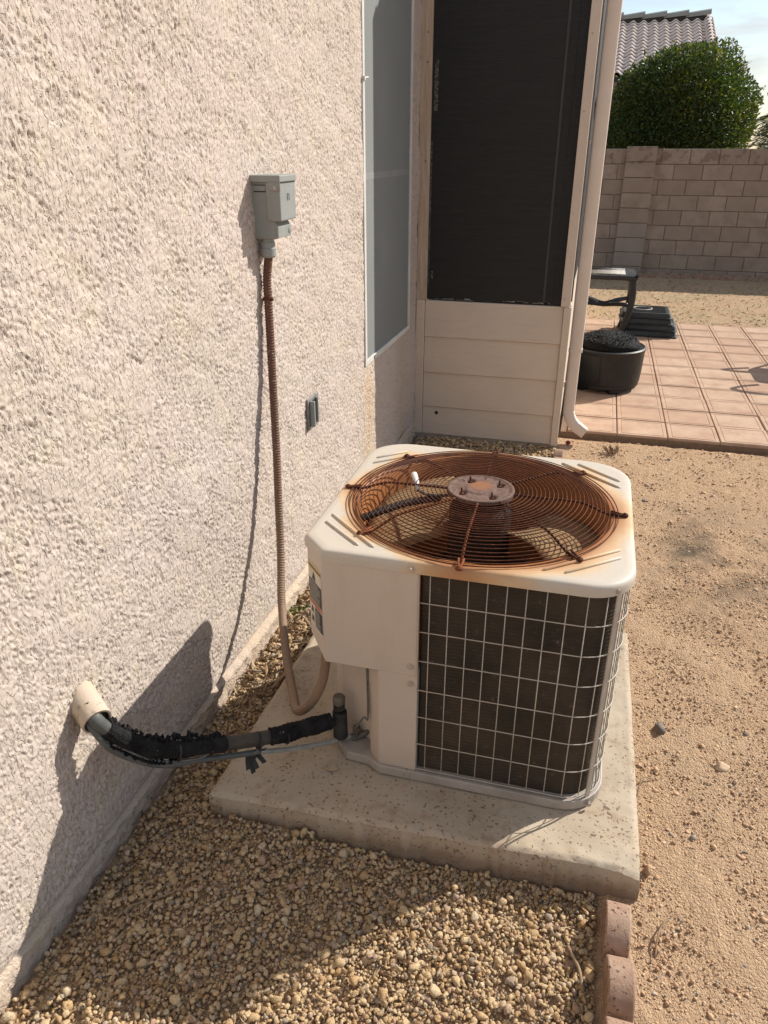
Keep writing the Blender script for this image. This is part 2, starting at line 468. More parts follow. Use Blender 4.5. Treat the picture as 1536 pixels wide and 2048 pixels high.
class MB:
    """collects shapes (world coordinates) and links them as ONE mesh object"""

    def __init__(s):
        s.v, s.f = [], []

    def add(s, vs, fs):
        o = len(s.v)
        s.v += [tuple(x) for x in vs]
        s.f += [tuple(i + o for i in f) for f in fs]
        return s

    def box(s, x0, x1, y0, y1, z0, z1, T=None):
        vs = [(x, y, z) for x in (x0, x1) for y in (y0, y1) for z in (z0, z1)]
        if T:
            vs = [T(*q) for q in vs]
        return s.add(vs, [(0, 1, 3, 2), (4, 6, 7, 5), (0, 4, 5, 1), (2, 3, 7, 6), (0, 2, 6, 4), (1, 5, 7, 3)])

    def prism(s, poly, a, b, axis='z', T=None):
        """poly of 2-D points swept from a to b along an axis"""
        def P(u, w, t):
            q = {'z': (u, w, t), 'x': (t, u, w), 'y': (u, t, w)}[axis]
            return T(*q) if T else q
        m = len(poly)
        vs = [P(u, w, a) for u, w in poly] + [P(u, w, b) for u, w in poly]
        fs = [(i, (i + 1) % m, m + (i + 1) % m, m + i) for i in range(m)]
        return s.add(vs, fs + [tuple(range(m))[::-1], tuple(range(m, 2 * m))])

    def tube(s, pts, r, k=8, cap=True, flat=None):
        """tube along a path; r a number or one per point"""
        pts = [Vector(q) for q in pts]
        rr = r if isinstance(r, (list, tuple, np.ndarray)) else [r] * len(pts)
        vs, fs = [], []
        nrm = None
        for i, q in enumerate(pts):
            t = (pts[min(i + 1, len(pts) - 1)] - pts[max(i - 1, 0)]).normalized()
            if nrm is None:
                nrm = t.orthogonal().normalized()
            nrm = (nrm - t * nrm.dot(t)).normalized()
            b = t.cross(nrm)
            for j in range(k):
                a = 2 * PI * j / k
                vs.append(q + (nrm * math.cos(a) + b * math.sin(a)) * rr[i])
        for i in range(len(pts) - 1):
            for j in range(k):
                a, b2 = i * k + j, i * k + (j + 1) % k
                fs.append((a, b2, b2 + k, a + k))
        if cap:
            fs.append(tuple(range(k))[::-1])
            fs.append(tuple(range((len(pts) - 1) * k, len(pts) * k)))
        return s.add(vs, fs)

    def lathe(s, prof, c, k=32, axis=Vector((0, 0, 1)), close=True):
        """profile of (radius, height) turned about an axis through c"""
        ax = Vector(axis).normalized()
        u = ax.orthogonal().normalized()
        w = ax.cross(u)
        c = Vector(c)
        vs, fs = [], []
        for r, h in prof:
            for j in range(k):
                a = 2 * PI * j / k
                vs.append(c + ax * h + (u * math.cos(a) + w * math.sin(a)) * r)
        for i in range(len(prof) - 1):
            for j in range(k):
                a, b = i * k + j, i * k + (j + 1) % k
                fs.append((a, b, b + k, a + k))
        if close:
            fs.append(tuple(range(k))[::-1])
            fs.append(tuple(range((len(prof) - 1) * k, len(prof) * k)))
        return s.add(vs, fs)

    def build(s, name, m, parent=None, smooth=False, bevel=0., seg=2, org=None):
        me = bpy.data.meshes.new(name)
        o0 = Vector(ORG[parent.name]) if parent is not None else Vector(org or (0, 0, 0))
        me.from_pydata([tuple(Vector(q) - o0) for q in s.v], [], s.f)
        bm = bmesh.new()
        bm.from_mesh(me)
        bmesh.ops.recalc_face_normals(bm, faces=bm.faces)
        bm.to_mesh(me)
        bm.free()
        return link(name, me, m, parent, smooth, bevel, seg, tuple(o0))


def link(name, me, m, parent=None, smooth=False, bevel=0., seg=2, org=(0, 0, 0), loc=None):
    o = bpy.data.objects.new(name, me)
    COL.objects.link(o)
    if m is not None and not me.materials:
        me.materials.append(m)
    if parent is not None:
        o.parent = parent
        if loc is not None:
            o.location = Vector(loc) - Vector(ORG[parent.name])
        ORG[o.name] = ORG[parent.name]
    else:
        o.location = org if loc is None else loc
        ORG[o.name] = tuple(o.location)
    if smooth:
        me.polygons.foreach_set('use_smooth', np.ones(len(me.polygons), bool))
        if smooth == 'auto':
            me.set_sharp_from_angle(angle=R(35))
    if bevel:
        b = o.modifiers.new('bevel', 'BEVEL')
        b.width = bevel
        b.segments = seg
        b.limit_method = 'ANGLE'
        b.angle_limit = R(35)
    return o


def tag(o, label=None, cat=None, group=None, kind=None):
    for k, v in (('label', label), ('category', cat), ('group', group), ('kind', kind)):
        if v:
            o[k] = v
    return o


def thing(name, label, cat, loc=(0, 0, 0), group=None):
    o = bpy.data.objects.new(name, None)
    o.empty_display_size = .1
    COL.objects.link(o)
    o.location = loc
    ORG[o.name] = tuple(loc)
    return tag(o, label, cat, group)


def copy_tree(o, parent=None):
    c = o.copy()
    COL.objects.link(c)
    ORG[c.name] = ORG[o.name]
    if parent is not None:
        c.parent = parent
    for ch in list(o.children):
        copy_tree(ch, c)
    return c


def smooth_path(pts, m=8):
    """Catmull-Rom through the points"""
    P = [Vector(q) for q in pts]
    P = [P[0] * 2 - P[1]] + P + [P[-1] * 2 - P[-2]]
    out = []
    for i in range(1, len(P) - 2):
        a, b, c, d = P[i - 1:i + 3]
        for k in range(m):
            t = k / m
            out.append(.5 * ((2 * b) + (c - a) * t + (2 * a - 5 * b + 4 * c - d) * t * t + (3 * b - a - 3 * c + d) * t ** 3))
    out.append(P[-2])
    return out


def round_poly(pts, m=6):
    """polygon corners (x, y, radius) rounded off"""
    out = []
    k = len(pts)
    for i, (x, y, r) in enumerate(pts):
        p = Vector((x, y))
        a = (Vector(pts[i - 1][:2]) - p)
        b = (Vector(pts[(i + 1) % k][:2]) - p)
        if r <= 0:
            out.append((x, y))
            continue
        a.normalize()
        b.normalize()
        half = math.acos(max(-1, min(1, a.dot(b)))) / 2
        d = r / math.tan(half)
        c = p + (a + b).normalized() * (r / math.sin(half))
        s, e = p + a * d, p + b * d
        a0 = math.atan2(s.y - c.y, s.x - c.x)
        a1 = math.atan2(e.y - c.y, e.x - c.x)
        da = (a1 - a0 + PI) % (2 * PI) - PI
        for j in range(m + 1):
            t = a0 + da * j / m
            out.append((c.x + r * math.cos(t), c.y + r * math.sin(t)))
    return out


def fft_noise(shape, step, wl, band=.45, aniso=1., ang=0., seed=0):
    """band-passed gaussian noise on a periodic grid, unit variance"""
    g = np.random.default_rng(seed).standard_normal(shape)
    fy = np.fft.fftfreq(shape[0], step)[:, None]
    fx = np.fft.fftfreq(shape[1], step)[None, :]
    u = fx * math.cos(ang) + fy * math.sin(ang)
    w = -fx * math.sin(ang) + fy * math.cos(ang)
    f = np.sqrt((u * aniso) ** 2 + w ** 2) + 1e-9
    H = np.exp(-(np.log(f * wl) / band) ** 2 / 2)
    r = np.fft.ifft2(np.fft.fft2(g) * H).real
    return (r / r.std()).astype(np.float32)


def sample(T, step, a, b):
    """bilinear look-up of a periodic grid at coordinates a (rows), b (columns)"""
    a = np.asarray(a) / step
    b = np.asarray(b) / step
    i, j = np.floor(a).astype(int), np.floor(b).astype(int)
    fa, fb = a - i, b - j
    h, w = T.shape
    i0, i1, j0, j1 = i % h, (i + 1) % h, j % w, (j + 1) % w
    return (T[i0, j0] * (1 - fa) * (1 - fb) + T[i1, j0] * fa * (1 - fb) + T[i0, j1] * (1 - fa) * fb + T[i1, j1] * fa * fb)


def sstep(a, b, x):
    t = np.clip((x - a) / (b - a), 0, 1)
    return t * t * (3 - 2 * t)


def grid_faces(nr, nc, keep=None):
    i, j = np.meshgrid(np.arange(nr - 1), np.arange(nc - 1), indexing='ij')
    a = (i * nc + j)
    q = np.stack([a, a + 1, a + nc + 1, a + nc], -1).reshape(-1, 4)
    return q if keep is None else q[keep.ravel()]


def line_space(knots):
    """knots: (value, step up to the next)"""
    out = []
    for (a, st), (b, _) in zip(knots[:-1], knots[1:]):
        k = max(1, int(round((b - a) / st)))
        out += list(np.linspace(a, b, k, endpoint=False))
    return np.array(out + [knots[-1][0]])


# the house wall runs along +Y, turned a trace: s along it, n out of it
ES = Vector((.0115, 1, 0)).normalized()
EN = Vector((ES.y, -ES.x, 0))
WO = Vector((-1.03, .7, 0))


def WP(nn, s, z):
    return WO + ES * (s - .7) + EN * nn + Vector((0, 0, z))


# ------------------------------------------------------------------ ground
STEP = .004
N1 = fft_noise((1024, 1024), STEP, .022, .5, seed=1)
N2 = fft_noise((1024, 1024), STEP, .075, .5, seed=2)
N3 = fft_noise((1024, 1024), STEP, .35, .5, seed=3)


def ground_base(x, y):
    x, y = np.asarray(x, float), np.asarray(y, float)
    fall = -.045 * sstep(2.6, 4.2, y)
    back = sstep(2.25, 2.6, y)
    bed = 1 - sstep(.17 - .30 * back, .2 - .25 * back, x)           # the gravel bed, left of the edgers
    hump = .035 * np.exp(-((x + .68) / .2) ** 2) * np.exp(-((y - 1.2) / .35) ** 2)
    dip = -.028 * (1 - sstep(-1.03, -.86, x))
    return fall + bed * (-.016 + hump + dip) * (y < 4.4)


gx = line_space([(-60, 8), (-4, .6), (-1.2, .03), (.16, .009), (1.35, .03), (3, .5), (8, 8), (70, 0)])
gy = line_space([(-40, 8), (-2, .4), (.6, .009), (3.0, .012), (4.7, .03), (8., .03), (11.8, .5), (16, 10), (240, 0)])
GX, GY = np.meshgrid(gx, gy)
gz = ground_base(GX, GY)
a1, a2, a3 = (sample(T, STEP, GY, GX) for T in (N1, N2, N3))
amp = (sstep(-.9, .3, GX) * .6 + .4)
gz = gz + amp * (.0020 * np.maximum(a1, -.6) + .0012 * a2 + .0018 * a3) * (np.abs(GX) < 6)
gz = np.where((GX > -1.2) & (GX < 12) & (GY > 4.55) & (GY < 8.1), gz - .03, gz)
gv = np.stack([GX, GY, gz], -1).reshape(-1, 3)
g_o = link('ground', mesh_np('ground', gv, grid_faces(len(gy), len(gx))), M['dirt'], smooth=True)
tag(g_o, 'tan bare dirt yard with scattered clods', 'ground', kind='structure')

# ------------------------------------------------------------------ house wall with window
house = thing('house', 'pinkish beige stucco house wall with a grey screened window', 'house', tuple(WP(0, .7, 0)))
NS = 1024
sT = .0025
A = fft_noise((NS, 2048), sT, .0084, .38, 3.0, R(113), 21)
B = fft_noise((NS, 2048), sT, .034, .5, 1.6, R(105), 22)
Cn = fft_noise((NS, 2048), sT, .30, .5, 1., 0, 23)
D = fft_noise((NS, 2048), sT, .008, .35, 1., 0, 24)
lace = A * .95 + B * .36 + .42 * Cn
Lg = fft_noise((NS, 2048), sT, .10, .45, 2.0, R(20), 27)
Lh = fft_noise((NS, 2048), sT, .17, .45, 1.6, R(-30), 28)
Hs = .0032 * sstep(-1.15, -.93, lace) + .0016 * sstep(.78, .96, lace) + .0014 * sstep(-.06, .06, Lg + .25 * A) + .0012 * sstep(.44, .56, Lh + .25 * A) + .0003 * D + .0002 * B
flat = sstep(.25, 1.3, fft_noise((NS, 2048), sT, .16, .5, 2.4, R(-25), 25))     # trowelled patches
Hs = Hs * (1 - .7 * flat) + flat * (.0044 + .0006 * fft_noise((NS, 2048), sT, .011, .4, 5, R(20), 26))
ws = line_space([(-3, .25), (.40, .0029), (1.3, .0034), (2.0, .0045), (3.334, .00635), (4.18, .0055), (4.46, 0)])
ws[np.argmin(np.abs(ws - 3.334))] = 3.334
wz = line_space([(.035, .0033), (.655, .0031), (1.9, .0036), (2.30, .06), (3.0, 0)])
WS, WZ = np.meshgrid(ws, wz)
low = sstep(.035, .075, WZ)
wh = sample(Hs, sT, WZ, WS) * (.35 + .65 * low) - .004 * (1 - sstep(.035, .05, WZ))
wh = wh + .003 * sample(Cn, sT, WZ * .35, WS * .35)
wv = np.array(WO)[None, None] + np.array(ES) * (WS - .7)[..., None] + np.array(EN) * wh[..., None] + np.array([0, 0, 1.]) * WZ[..., None]
hole = (WS[:-1, :-1] >= 3.334) & (WS[:-1, 1:] <= 4.185) & (WZ[:-1, :-1] >= .655) & (WZ[1:, :-1] < 2.3)
me = mesh_np('stucco_wall', wv.reshape(-1, 3) - np.array(ORG[house.name]), grid_faces(len(wz), len(ws), ~hole))
link('stucco_wall', me, M['stucco'], house, True)
mb = MB()
mb.box(-.25, -.03, -3, 4.46, -.2, 3.0, WP)                              # the wall's body behind the plaster
mb.build('wall_core', M['dark'], house)
# foundation stem: rough band below the plaster
fs_ = line_space([(-3, .2), (.4, .012), (4.5, 0)])
fz = line_space([(-.2, .03), (-.08, .008), (.024, .004), (.038, 0)])
FS, FZ = np.meshgrid(fs_, fz)
fh = .009 + .0035 * sample(N2, STEP, FZ * 1.3, FS * 1.1) * .6 + .0022 * sample(N1, STEP, FZ, FS) + .016 * sstep(1.55, 2.0, FS) * (1 - sstep(2.4, 3.2, FS))
fh = np.where(FZ > .036, -.006, fh)
fh = np.where((FZ > .029) & (FS < 1.65), -.014, fh)
fv = np.array(WO)[None, None] + np.array(ES) * (FS - .7)[..., None] + np.array(EN) * fh[..., None] + np.array([0, 0, 1.]) * FZ[..., None]
link('foundation_stem', mesh_np('foundation_stem', fv.reshape(-1, 3) - np.array(ORG[house.name]), grid_faces(len(fz), len(fs_))), M['foundation'], house, True)
# window with its sun screen
win = MB()
for a, b, c_, d in ((3.336, 3.356, .657, 2.4), (4.162, 4.182, .657, 2.4), (3.356, 4.162, .657, .683)):
    win.box(-.028, .012, a, b, c_, d, WP)
win = win.build('window', M['white_frame'], house, bevel=.002)
MB().box(-.02, .004, 3.358, 4.160, .685, 2.4, WP).build('screen', M['window_screen'], win)
MB().box(.0035, .0048, 3.376, 4.158, 1.462, 1.49, WP).build('meeting_rail', M['screen_rail'], win)
mb = MB()
mb.box(.004, .009, 3.357, 3.366, .685, 2.4, WP)
mb.box(.004, .008, 3.37, 3.374, .685, 2.4, WP)
mb.build('bead', M['white_frame'], win)
mb = MB()
mb.box(.011, .02, 3.336, 3.352, 1.835, 1.848, WP).tube([WP(.016, 3.345, 1.842), WP(.02, 3.38, 1.846)], .004, 6)
mb.build('clip', M['white_frame'], win)
MB().box(.011, .018, 3.47, 3.52, .664, .680, WP).build('latch', M['galv'], win)

# small cover plate on the wall
cp = thing('wall_bracket', 'small grey metal bracket plate set low in the stucco below the window', 'bracket', tuple(WP(0, 2.63, .66)))
mb = MB().box(.0, .010, 2.585, 2.70, .600, .725, WP)
mb.build('plate', M['galv'], cp, bevel=.003)
mb = MB().box(.010, .030, 2.600, 2.612, .612, .715, WP).box(.010, .022, 2.660, 2.668, .612, .715, WP)
mb.build('flange', M['grey_box'], cp, bevel=.003)
MB().box(.0104, .0115, 2.615, 2.658, .618, .71, WP).build('slot', M['dark'], cp)

# ------------------------------------------------------------------ screened porch
PY = 4.385
porch = thing('screened_porch', 'porch corner with black sun shade above four beige siding boards', 'porch', (-.55, PY, -.05))
mb = MB()
mb.box(-.93, -.14, PY + .03, 9.2, -.1, .77)
mb.box(-.90, -.17, PY + .06, 9.2, .77, 3.0)
mb.build('porch_core', M['dark'], porch)
MB().box(-.99, -.095, PY + .004, PY + .06, -.2, -.033).build('footing', M['foundation'], porch, bevel=.006)
for z0, z1 in ((-.030, .148), (.148, .362), (.362, .577), (.577, .787)):
    mb = MB()
    mb.prism([(PY - .012, z0), (PY + .012, z0 - .001), (PY + .028, z1 - .002), (PY + .003, z1 - .0015), (PY - .001, z1 - .004)], -.932, -.140, 'x')
    b_ = mb.build('siding_board', M['siding'], porch, bevel=.002)
    if z0 < 0:
        k_ = MB().lathe([(.004, 0), (.011, .002), (.008, .004), (.001, .005)], (-.845, PY - .006, .108), 8, (0, -1, 0)).build('knot_hole', M['dark'], b_)
MB().box(-.983, -.934, PY - .018, PY + .03, -.03, .79).build('corner_board', M['siding'], porch, bevel=.003)
cb = MB().box(-.139, -.098, PY - .02, PY + .03, -.035, .787).build('corner_board', M['siding'], porch, bevel=.003)
po = MB().box(-.985, -.925, PY - .015, PY + .04, .791, 3.0).build('post', M['wood_trim'], porch, bevel=.003)
for z in (2.11, 1.98, 1.52):
    MB().lathe([(.0025, 0), (.004, .001), (.001, .002)], (-.947, PY - .0155, z), 8, (0, -1, 0)).build('nail', M['rust_bright'], po)
po = MB().box(-.158, -.108, PY - .022, PY + .03, .788, 3.0).build('post', M['trim'], porch, bevel=.003)
for z in (.83, 1.27, 1.75, 2.08):
    MB().lathe([(.0025, 0), (.005, .001), (.001, .003)], (-.14, PY - .0225, z), 8, (0, -1, 0)).build('screw', M['screw'], po)
sh_ = MB().box(-.924, -.159, PY + .004, PY + .02, .79, 3.0).build('shade_screen', M['black_screen'], porch)
MB().box(-.262, -.249, PY + .0005, PY + .0035, .80, 3.0).build('fold', M['screen_fold'], sh_, bevel=.001)
MB().box(-.206, -.204, PY + .001, PY + .0035, .80, 3.0).build('seam', M['black_screen'], sh_)
mb = MB().box(-.912, -.892, PY + .002, PY + .0038, 1.76, 1.99).box(-.921, -.915, PY + .002, PY + .0038, .86, 1.62).box(-.905, -.893, PY + .002, PY + .0038, .905, .95)
mb.build('gap_reflection', M['reflection_grey'], sh_)  # solid strips with the reflection painted on, no opening behind
mb = MB()
for k in range(26):
    x = -.92 + .76 * random.random()
    l = .012 + .05 * random.random()
    mb.box(x, min(x + l, -.16), PY + .0005, PY + .0035, .791 + .0005 * k % 3, .7935 + .002 * random.random())
tag(mb.build('frayed_edge', M['grey_track'], sh_), kind='stuff')
# right hand side of the porch: post, tracks and dark screen
sx0 = -.107
mb = MB()
for y0, y1 in ((PY + .031, PY + .075), (6.6, 6.7), (9.1, 9.2)):
    MB().box(-.14, sx0, y0, y1, -.03, 3.0).build('side_post', M['grey_track'], porch, bevel=.003)
mb = MB()
for k, y0 in enumerate((PY + .08, PY + .115, PY + .15)):
    mb.box(-.13, sx0 - .004 * k + .006, y0, y0 + .018, .8, 3.0)
mb.build('track', M['grey_track'], porch, bevel=.002)
mb = MB().box(-.12, sx0 - .012, PY + .17, 6.6, .8, 3.0).box(-.12, sx0 - .012, 6.7, 9.1, .8, 3.0)
mb.build('side_screen', M['black_screen'], porch)
mb = MB().box(-.135, sx0 - .002, PY + .076, 6.6, -.03, .79).box(-.135, sx0 - .002, 6.7, 9.1, -.03, .79)
mb.build('side_siding', M['siding'], porch)
mb = MB().box(-.10, -.045, 5.6, 6.2, 1.83, 1.87)
mb.build('ledge', M['white_frame'], porch, bevel=.004)

# ------------------------------------------------------------------ downspout
ds = thing('downspout', 'beige painted rain downspout at the porch corner with kicked out elbow', 'downspout', (-.05, 4.42, -.04))


def dsp(x0, x1, y0, y1):
    return round_poly([(x0, y0, .012), (x1, y0, .012), (x1, y1, .012), (x0, y1, .012)], 3)


MB().prism(dsp(-.090, -.0165, 4.465, 4.528),   .518, 3.0).build('upper_pipe', M['downspout'], ds, 'auto')
mb = MB().prism(dsp(-.086, -.0205, 4.469, 4.524), .145, .535)
mb.prism(dsp(-.0865, -.020, 4.4685, 4.5245), .524, .528)
mb.build('lower_pipe', M['downspout'], ds, 'auto')
MB().prism(dsp(-.0925, -.014, 4.4625, 4.5305), .513, .531).build('band', M['downspout'], ds, 'auto')
mb = MB()
k_el = 10
sec = []
cpt = Vector((-.0535, 4.4965, .155))
for k in range(k_el + 1):
    a = R(60) * min(1, k / k_el * 1.35)
    d_ = Vector((math.sin(a), -.30 * math.sin(a), -math.cos(a)))
    if k:
        cpt = cpt + d_ * .0175
    d_.normalize()
    side = Vector((0, 1, 0))
    u_ = side.cross(d_).normalized()
    grow = 1 + (.06 if k % 2 else 0) * (k < 8)
    sec.append([cpt + u_ * x * grow + side * y * grow for (x, y) in dsp(-.0325, .0325, -.0265, .0265)])
m_ = len(sec[0])
mb.add([q for r_ in sec for q in r_], [(i * m_ + j, i * m_ + (j + 1) % m_, (i + 1) * m_ + (j + 1) % m_, (i + 1) * m_ + j) for i in range(k_el) for j in range(m_)])
el = mb.build('elbow', M['downspout'], ds, 'auto')
sm = el.modifiers.new('thickness', 'SOLIDIFY')
sm.thickness = .0015
for z_ in (.30, 1.6):
    MB().box(-.107, -.0905, 4.475, 4.52, z_, z_ + .025).build('strap', M['downspout'], ds)

# ------------------------------------------------------------------ disconnect box
db = thing('disconnect_box', 'grey electrical disconnect box mounted on the stucco', 'electrical box', tuple(WP(0, 2.28, 1.43)))
bx = MB()
bx.box(.0, .072, 2.228, 2.336, 1.342, 1.510, WP).build('body', M['grey_box'], db, bevel=.004)
cv = MB()
cv.box(.052, .098, 2.221, 2.342, 1.394, 1.508, WP)
cv = cv.build('cover', M['grey_box'], db, bevel=.004)
mb = MB()
mb.box(-.002, .101, 2.217, 2.346, 1.501, 1.520, WP)
mb.box(.062, .1005, 2.2185, 2.224, 1.478, 1.503, WP)
mb.build('hood', M['grey_box'], db, bevel=.004)
mb = MB().box(.0985, .1000, 2.274, 2.290, 1.457, 1.459, WP).box(.0985, .1000, 2.274, 2.290, 1.468, 1.470, WP).box(.0985, .1000, 2.274, 2.276, 1.450, 1.470, WP).box(.0985, .1000, 2.288, 2.290, 1.450, 1.470, WP)
mb.build('emblem', M['grey_box'], cv)
MB().box(.0985, .0992, 2.226, 2.338, 1.4985, 1.5005, WP).build('seam', M['dark'], cv)
lo = MB()
lo.prism([(.0, 1.345), (.082, 1.345), (.082, 1.378), (.070, 1.393), (.0, 1.393)], 2.231, 2.333, 'y', lambda a, s, z: WP(a, s, z)).build('lower_face', M['grey_box'], db, bevel=.002)
MB().lathe([(.008, 0), (.008, .002), (.004, .003)], WP(.082, 2.318, 1.362), 12, EN).build('hasp_boss', M['grey_box'], db)
MB().lathe([(.007, 0), (.007, .002), (.004, .004), (.001, .004)], WP(.085, 2.2185, 1.484), 12, -ES).build('screw', M['screw'], db)
MB().box(.012, .052, 2.2265, 2.229, 1.474, 1.4765, WP).box(.012, .052, 2.2265, 2.229, 1.492, 1.494, WP).box(.050, .0525, 2.2265, 2.229, 1.474, 1.494, WP).build('side_seam', M['dark'], db)

# ------------------------------------------------------------------ conduit whip
cw = thing('conduit_whip', 'brown painted flexible electrical conduit running from wall box down to the unit', 'conduit', (-.98, 2.25, 1.34))
fit = MB()
q0 = WP(.036, 2.252, 1.342)
fit.lathe([(.019, 0), (.019, -.008), (.0215, -.010), (.0215, -.026), (.024, -.028), (.024, -.05), (.019, -.055), (.012, -.055)], q0, 20)
fit.build('fitting', M['grey_box'], cw, 'auto')
path = smooth_path([q0 + Vector((0, 0, -.05)), (-.986, 2.250, 1.225), (-.984, 2.243, 1.16), (-.978, 2.225, 1.005), (-.968, 2.197, .847), (-.957, 2.167, .684), (-.940, 2.117, .524), (-.915, 2.05, .363), (-.875, 1.94, .24), (-.80, 1.78, .165), (-.715, 1.62, .150), (-.66, 1.52, .178), (-.61, 1.497, .235), (-.575, 1.50, .315), (-.56, 1.505, .42)], 9)
# resample evenly so that the ribs are even
L_ = [0]
for a, b in zip(path[:-1], path[1:]):
    L_.append(L_[-1] + (b - a).length)
tot = L_[-1]
pa = np.array([tuple(q) for q in path])
ss = np.arange(0, tot, .0022)
pp = np.stack([np.interp(ss, L_, pa[:, k]) for k in range(3)], -1)
ribs = sstep(.50, .35, 0 * ss) * 0 + np.where((ss > .04) & (ss < 1.15), 1., .15)
rr = .0132 + .0013 * ribs * np.clip(np.sin(ss / .0088 * 2 * PI) * 1.5, -1, 1)
MB().tube([tuple(q) for q in pp], list(rr), 12).build('flexible_tube', M['conduit'], cw, True)
cl = MB().tube([(-.987, 2.245, 1.168), (-.985, 2.243, 1.158)], .0168, 14)
cl.lathe([(.005, 0), (.005, .008), (.002, .009)], (-.971, 2.236, 1.162), 8, (1, -.3, .1))
cl.build('clamp', M['rust'], cw, bevel=.002)

# ------------------------------------------------------------------ pipe sleeve and refrigerant lines
sl = thing('pipe_sleeve', 'stub of stucco coloured pipe sticking out low on the wall', 'pipe sleeve', tuple(WP(0, 1.13, .45)))
b0 = WP(-.01, 1.135, .468)
b1 = Vector((-.958, 1.088, .441))
ax = (b1 - b0)
ln = ax.length
mb = MB().lathe([(.036, 0), (.035, ln * .5), (.034, ln), (.0295, ln), (.029, ln * .4), (.001, ln * .35)], b0, 28, ax, close=False)
mb.build('pipe', M['pvc_painted'], sl, 'auto')
mb = MB()
for k in range(9):
    a = R(200 + 17 * k)
    mb.lathe([(.012, -.004), (.010, .004 + .003 * random.random()), (.002, .006)], WP(.0, 1.135 + .040 * math.cos(a), .468 + .042 * math.sin(a)), 7, EN)
mb.build('stucco_patch', M['stucco'], sl, True)
ls = thing('refrigerant_lines', 'torn black foam refrigerant line and thinner grey line sagging to the unit', 'refrigerant line', (-.7, 1.33, .1))
TH = smooth_path([(-.985, 1.100, .474), (-.957, 1.083, .452), (-.943, 1.097, .413), (-.913, 1.126, .357), (-.868, 1.168, .306), (-.80, 1.233, .273), (-.71, 1.319, .239), (-.652, 1.374, .222), (-.601, 1.423, .214), (-.545, 1.475, .206)], 8)
MB().tube(TH, .0125, 12).build('suction_pipe', M['tape'], ls, True)


def foam(i0, i1, r0, name='foam'):
    rg = random.Random(i0 * 31)
    pts = TH[i0:i1]
    fine = smooth_path(pts, 4)
    rad = [r0 * (.99 + .02 * rg.random() + .05 * math.sin(i * .21 + i0)) for i in range(len(fine))]
    rad[0] *= .75
    rad[-1] *= .75
    m = MB()
    m.tube(fine, rad, 11)
    m.v = [tuple(Vector(q) + Vector((rg.uniform(-1, 1), rg.uniform(-1, 1), rg.uniform(-1, 1))) * .0013) for q in m.v]
    return m


foam(15, 45, .0205).build('foam_sleeve', M['foam'], ls, False)
foam(53, 73, .0235).build('foam_sleeve', M['foam'], ls, False)
MB().tube(TH[44:54], .0185, 12).build('tape_wrap', M['tape'], ls, True)
MB().tube(TH[6:17], .0165, 12).build('pipe_jacket', M['line_jacket'], ls, True)
MB().tube(TH[29:32], .0192, 12).build('bare_spot', M['blade'], ls, True)
# torn flap of foam standing up along the top, and shreds below
rg = random.Random(5)
mb = MB()
seq = TH[17:44]
for i, q in enumerate(seq):
    q = Vector(q)
    up = Vector((-.010, .010, .020 + .004 * math.sin(i)))
    for _ in range(5):
        j = Vector((rg.uniform(-.008, .008), rg.uniform(-.008, .008), rg.uniform(-.003, .006)))
        c_ = q + up * (.75 + .35 * rg.random()) + j
        mb.lathe([(.0065 * (.6 + rg.random() * .7), 0), (.005, .004), (.0012, .007 + rg.random() * .006)], c_, 5, (rg.uniform(-.6, .6), rg.uniform(-.6, .6), 1))
tag(mb.build('foam_shreds', M['foam'], ls), kind='stuff')
mb = MB()
for i in range(18, 36):
    q = Vector(TH[i]) + Vector((.004, -.012, -.022))
    for _ in range(3):
        mb.lathe([(.006 * (.6 + rg.random() * .6), 0), (.0045, -.004), (.001, -.008 - rg.random() * .007)], q + Vector((rg.uniform(-.006, .006), rg.uniform(-.006, .006), 0)), 5, (rg.uniform(-.5, .5), rg.uniform(-.5, .2), 1))
tag(mb.build('foam_crumbs', M['foam'], ls), kind='stuff')
TL = smooth_path([(-.985, 1.085, .455), (-.958, 1.072, .428), (-.936, 1.090, .362), (-.894, 1.131, .297), (-.855, 1.169, .261), (-.80, 1.222, .241), (-.727, 1.290, .213), (-.690, 1.33, .196)], 8)
MB().tube(TL, .0078, 10).build('liquid_line', M['line_jacket'], ls, True)
TL2 = smooth_path([(-.695, 1.325, .1985), (-.655, 1.365, .176), (-.60, 1.423, .150), (-.545, 1.475, .135), (-.50, 1.515, .130)], 8)
MB().tube(TL2, .0068, 10).build('bare_line', M['bare_line'], ls, True)
for pts in ([(-.93, 1.09, .38), (-.87, 1.15, .288), (-.80, 1.215, .252), (-.77, 1.24, .262), (-.72, 1.295, .252), (-.70, 1.315, .238)], [(-.70, 1.312, .20), (-.66, 1.35, .235), (-.62, 1.39, .232), (-.58, 1.43, .218), (-.565, 1.446, .215)]):
    MB().tube(smooth_path(pts, 6), .0034, 7).build('control_wire', M['wire'], ls, True)
mb = MB()
for k, dx in enumerate((-.012, -.002, .006, .022)):
    x, y = -.705 + dx, 1.312 + dx * .8
    L0 = (.045, .062, .05, .038)[k]
    mb.add([(x, y, .206), (x + .009, y + .008, .206), (x + .011 - .006 * k, y + .004, .206 - L0 * .6), (x + .001 - .006 * k, y - .006, .206 - L0 * .6), (x + .004, y - .012, .206 - L0), (x + .012, y - .004, .206 - L0 * .95)], [(0, 1, 2, 3), (3, 2, 5, 4)])
tp = mb.build('tape_tail', M['rubber'], ls)
sm = tp.modifiers.new('thickness', 'SOLIDIFY')
sm.thickness = .0012
for i in (36, 50, 58):
    q = Vector(TH[i])
    d_ = (Vector(TH[i + 1]) - q).normalized()
    MB().lathe([(.0235, -.002), (.0242, -.002), (.0242, .002), (.0235, .002)], q + Vector((0, -.003, -.004)), 18, d_).build('cable_tie', M['rubber'], ls)

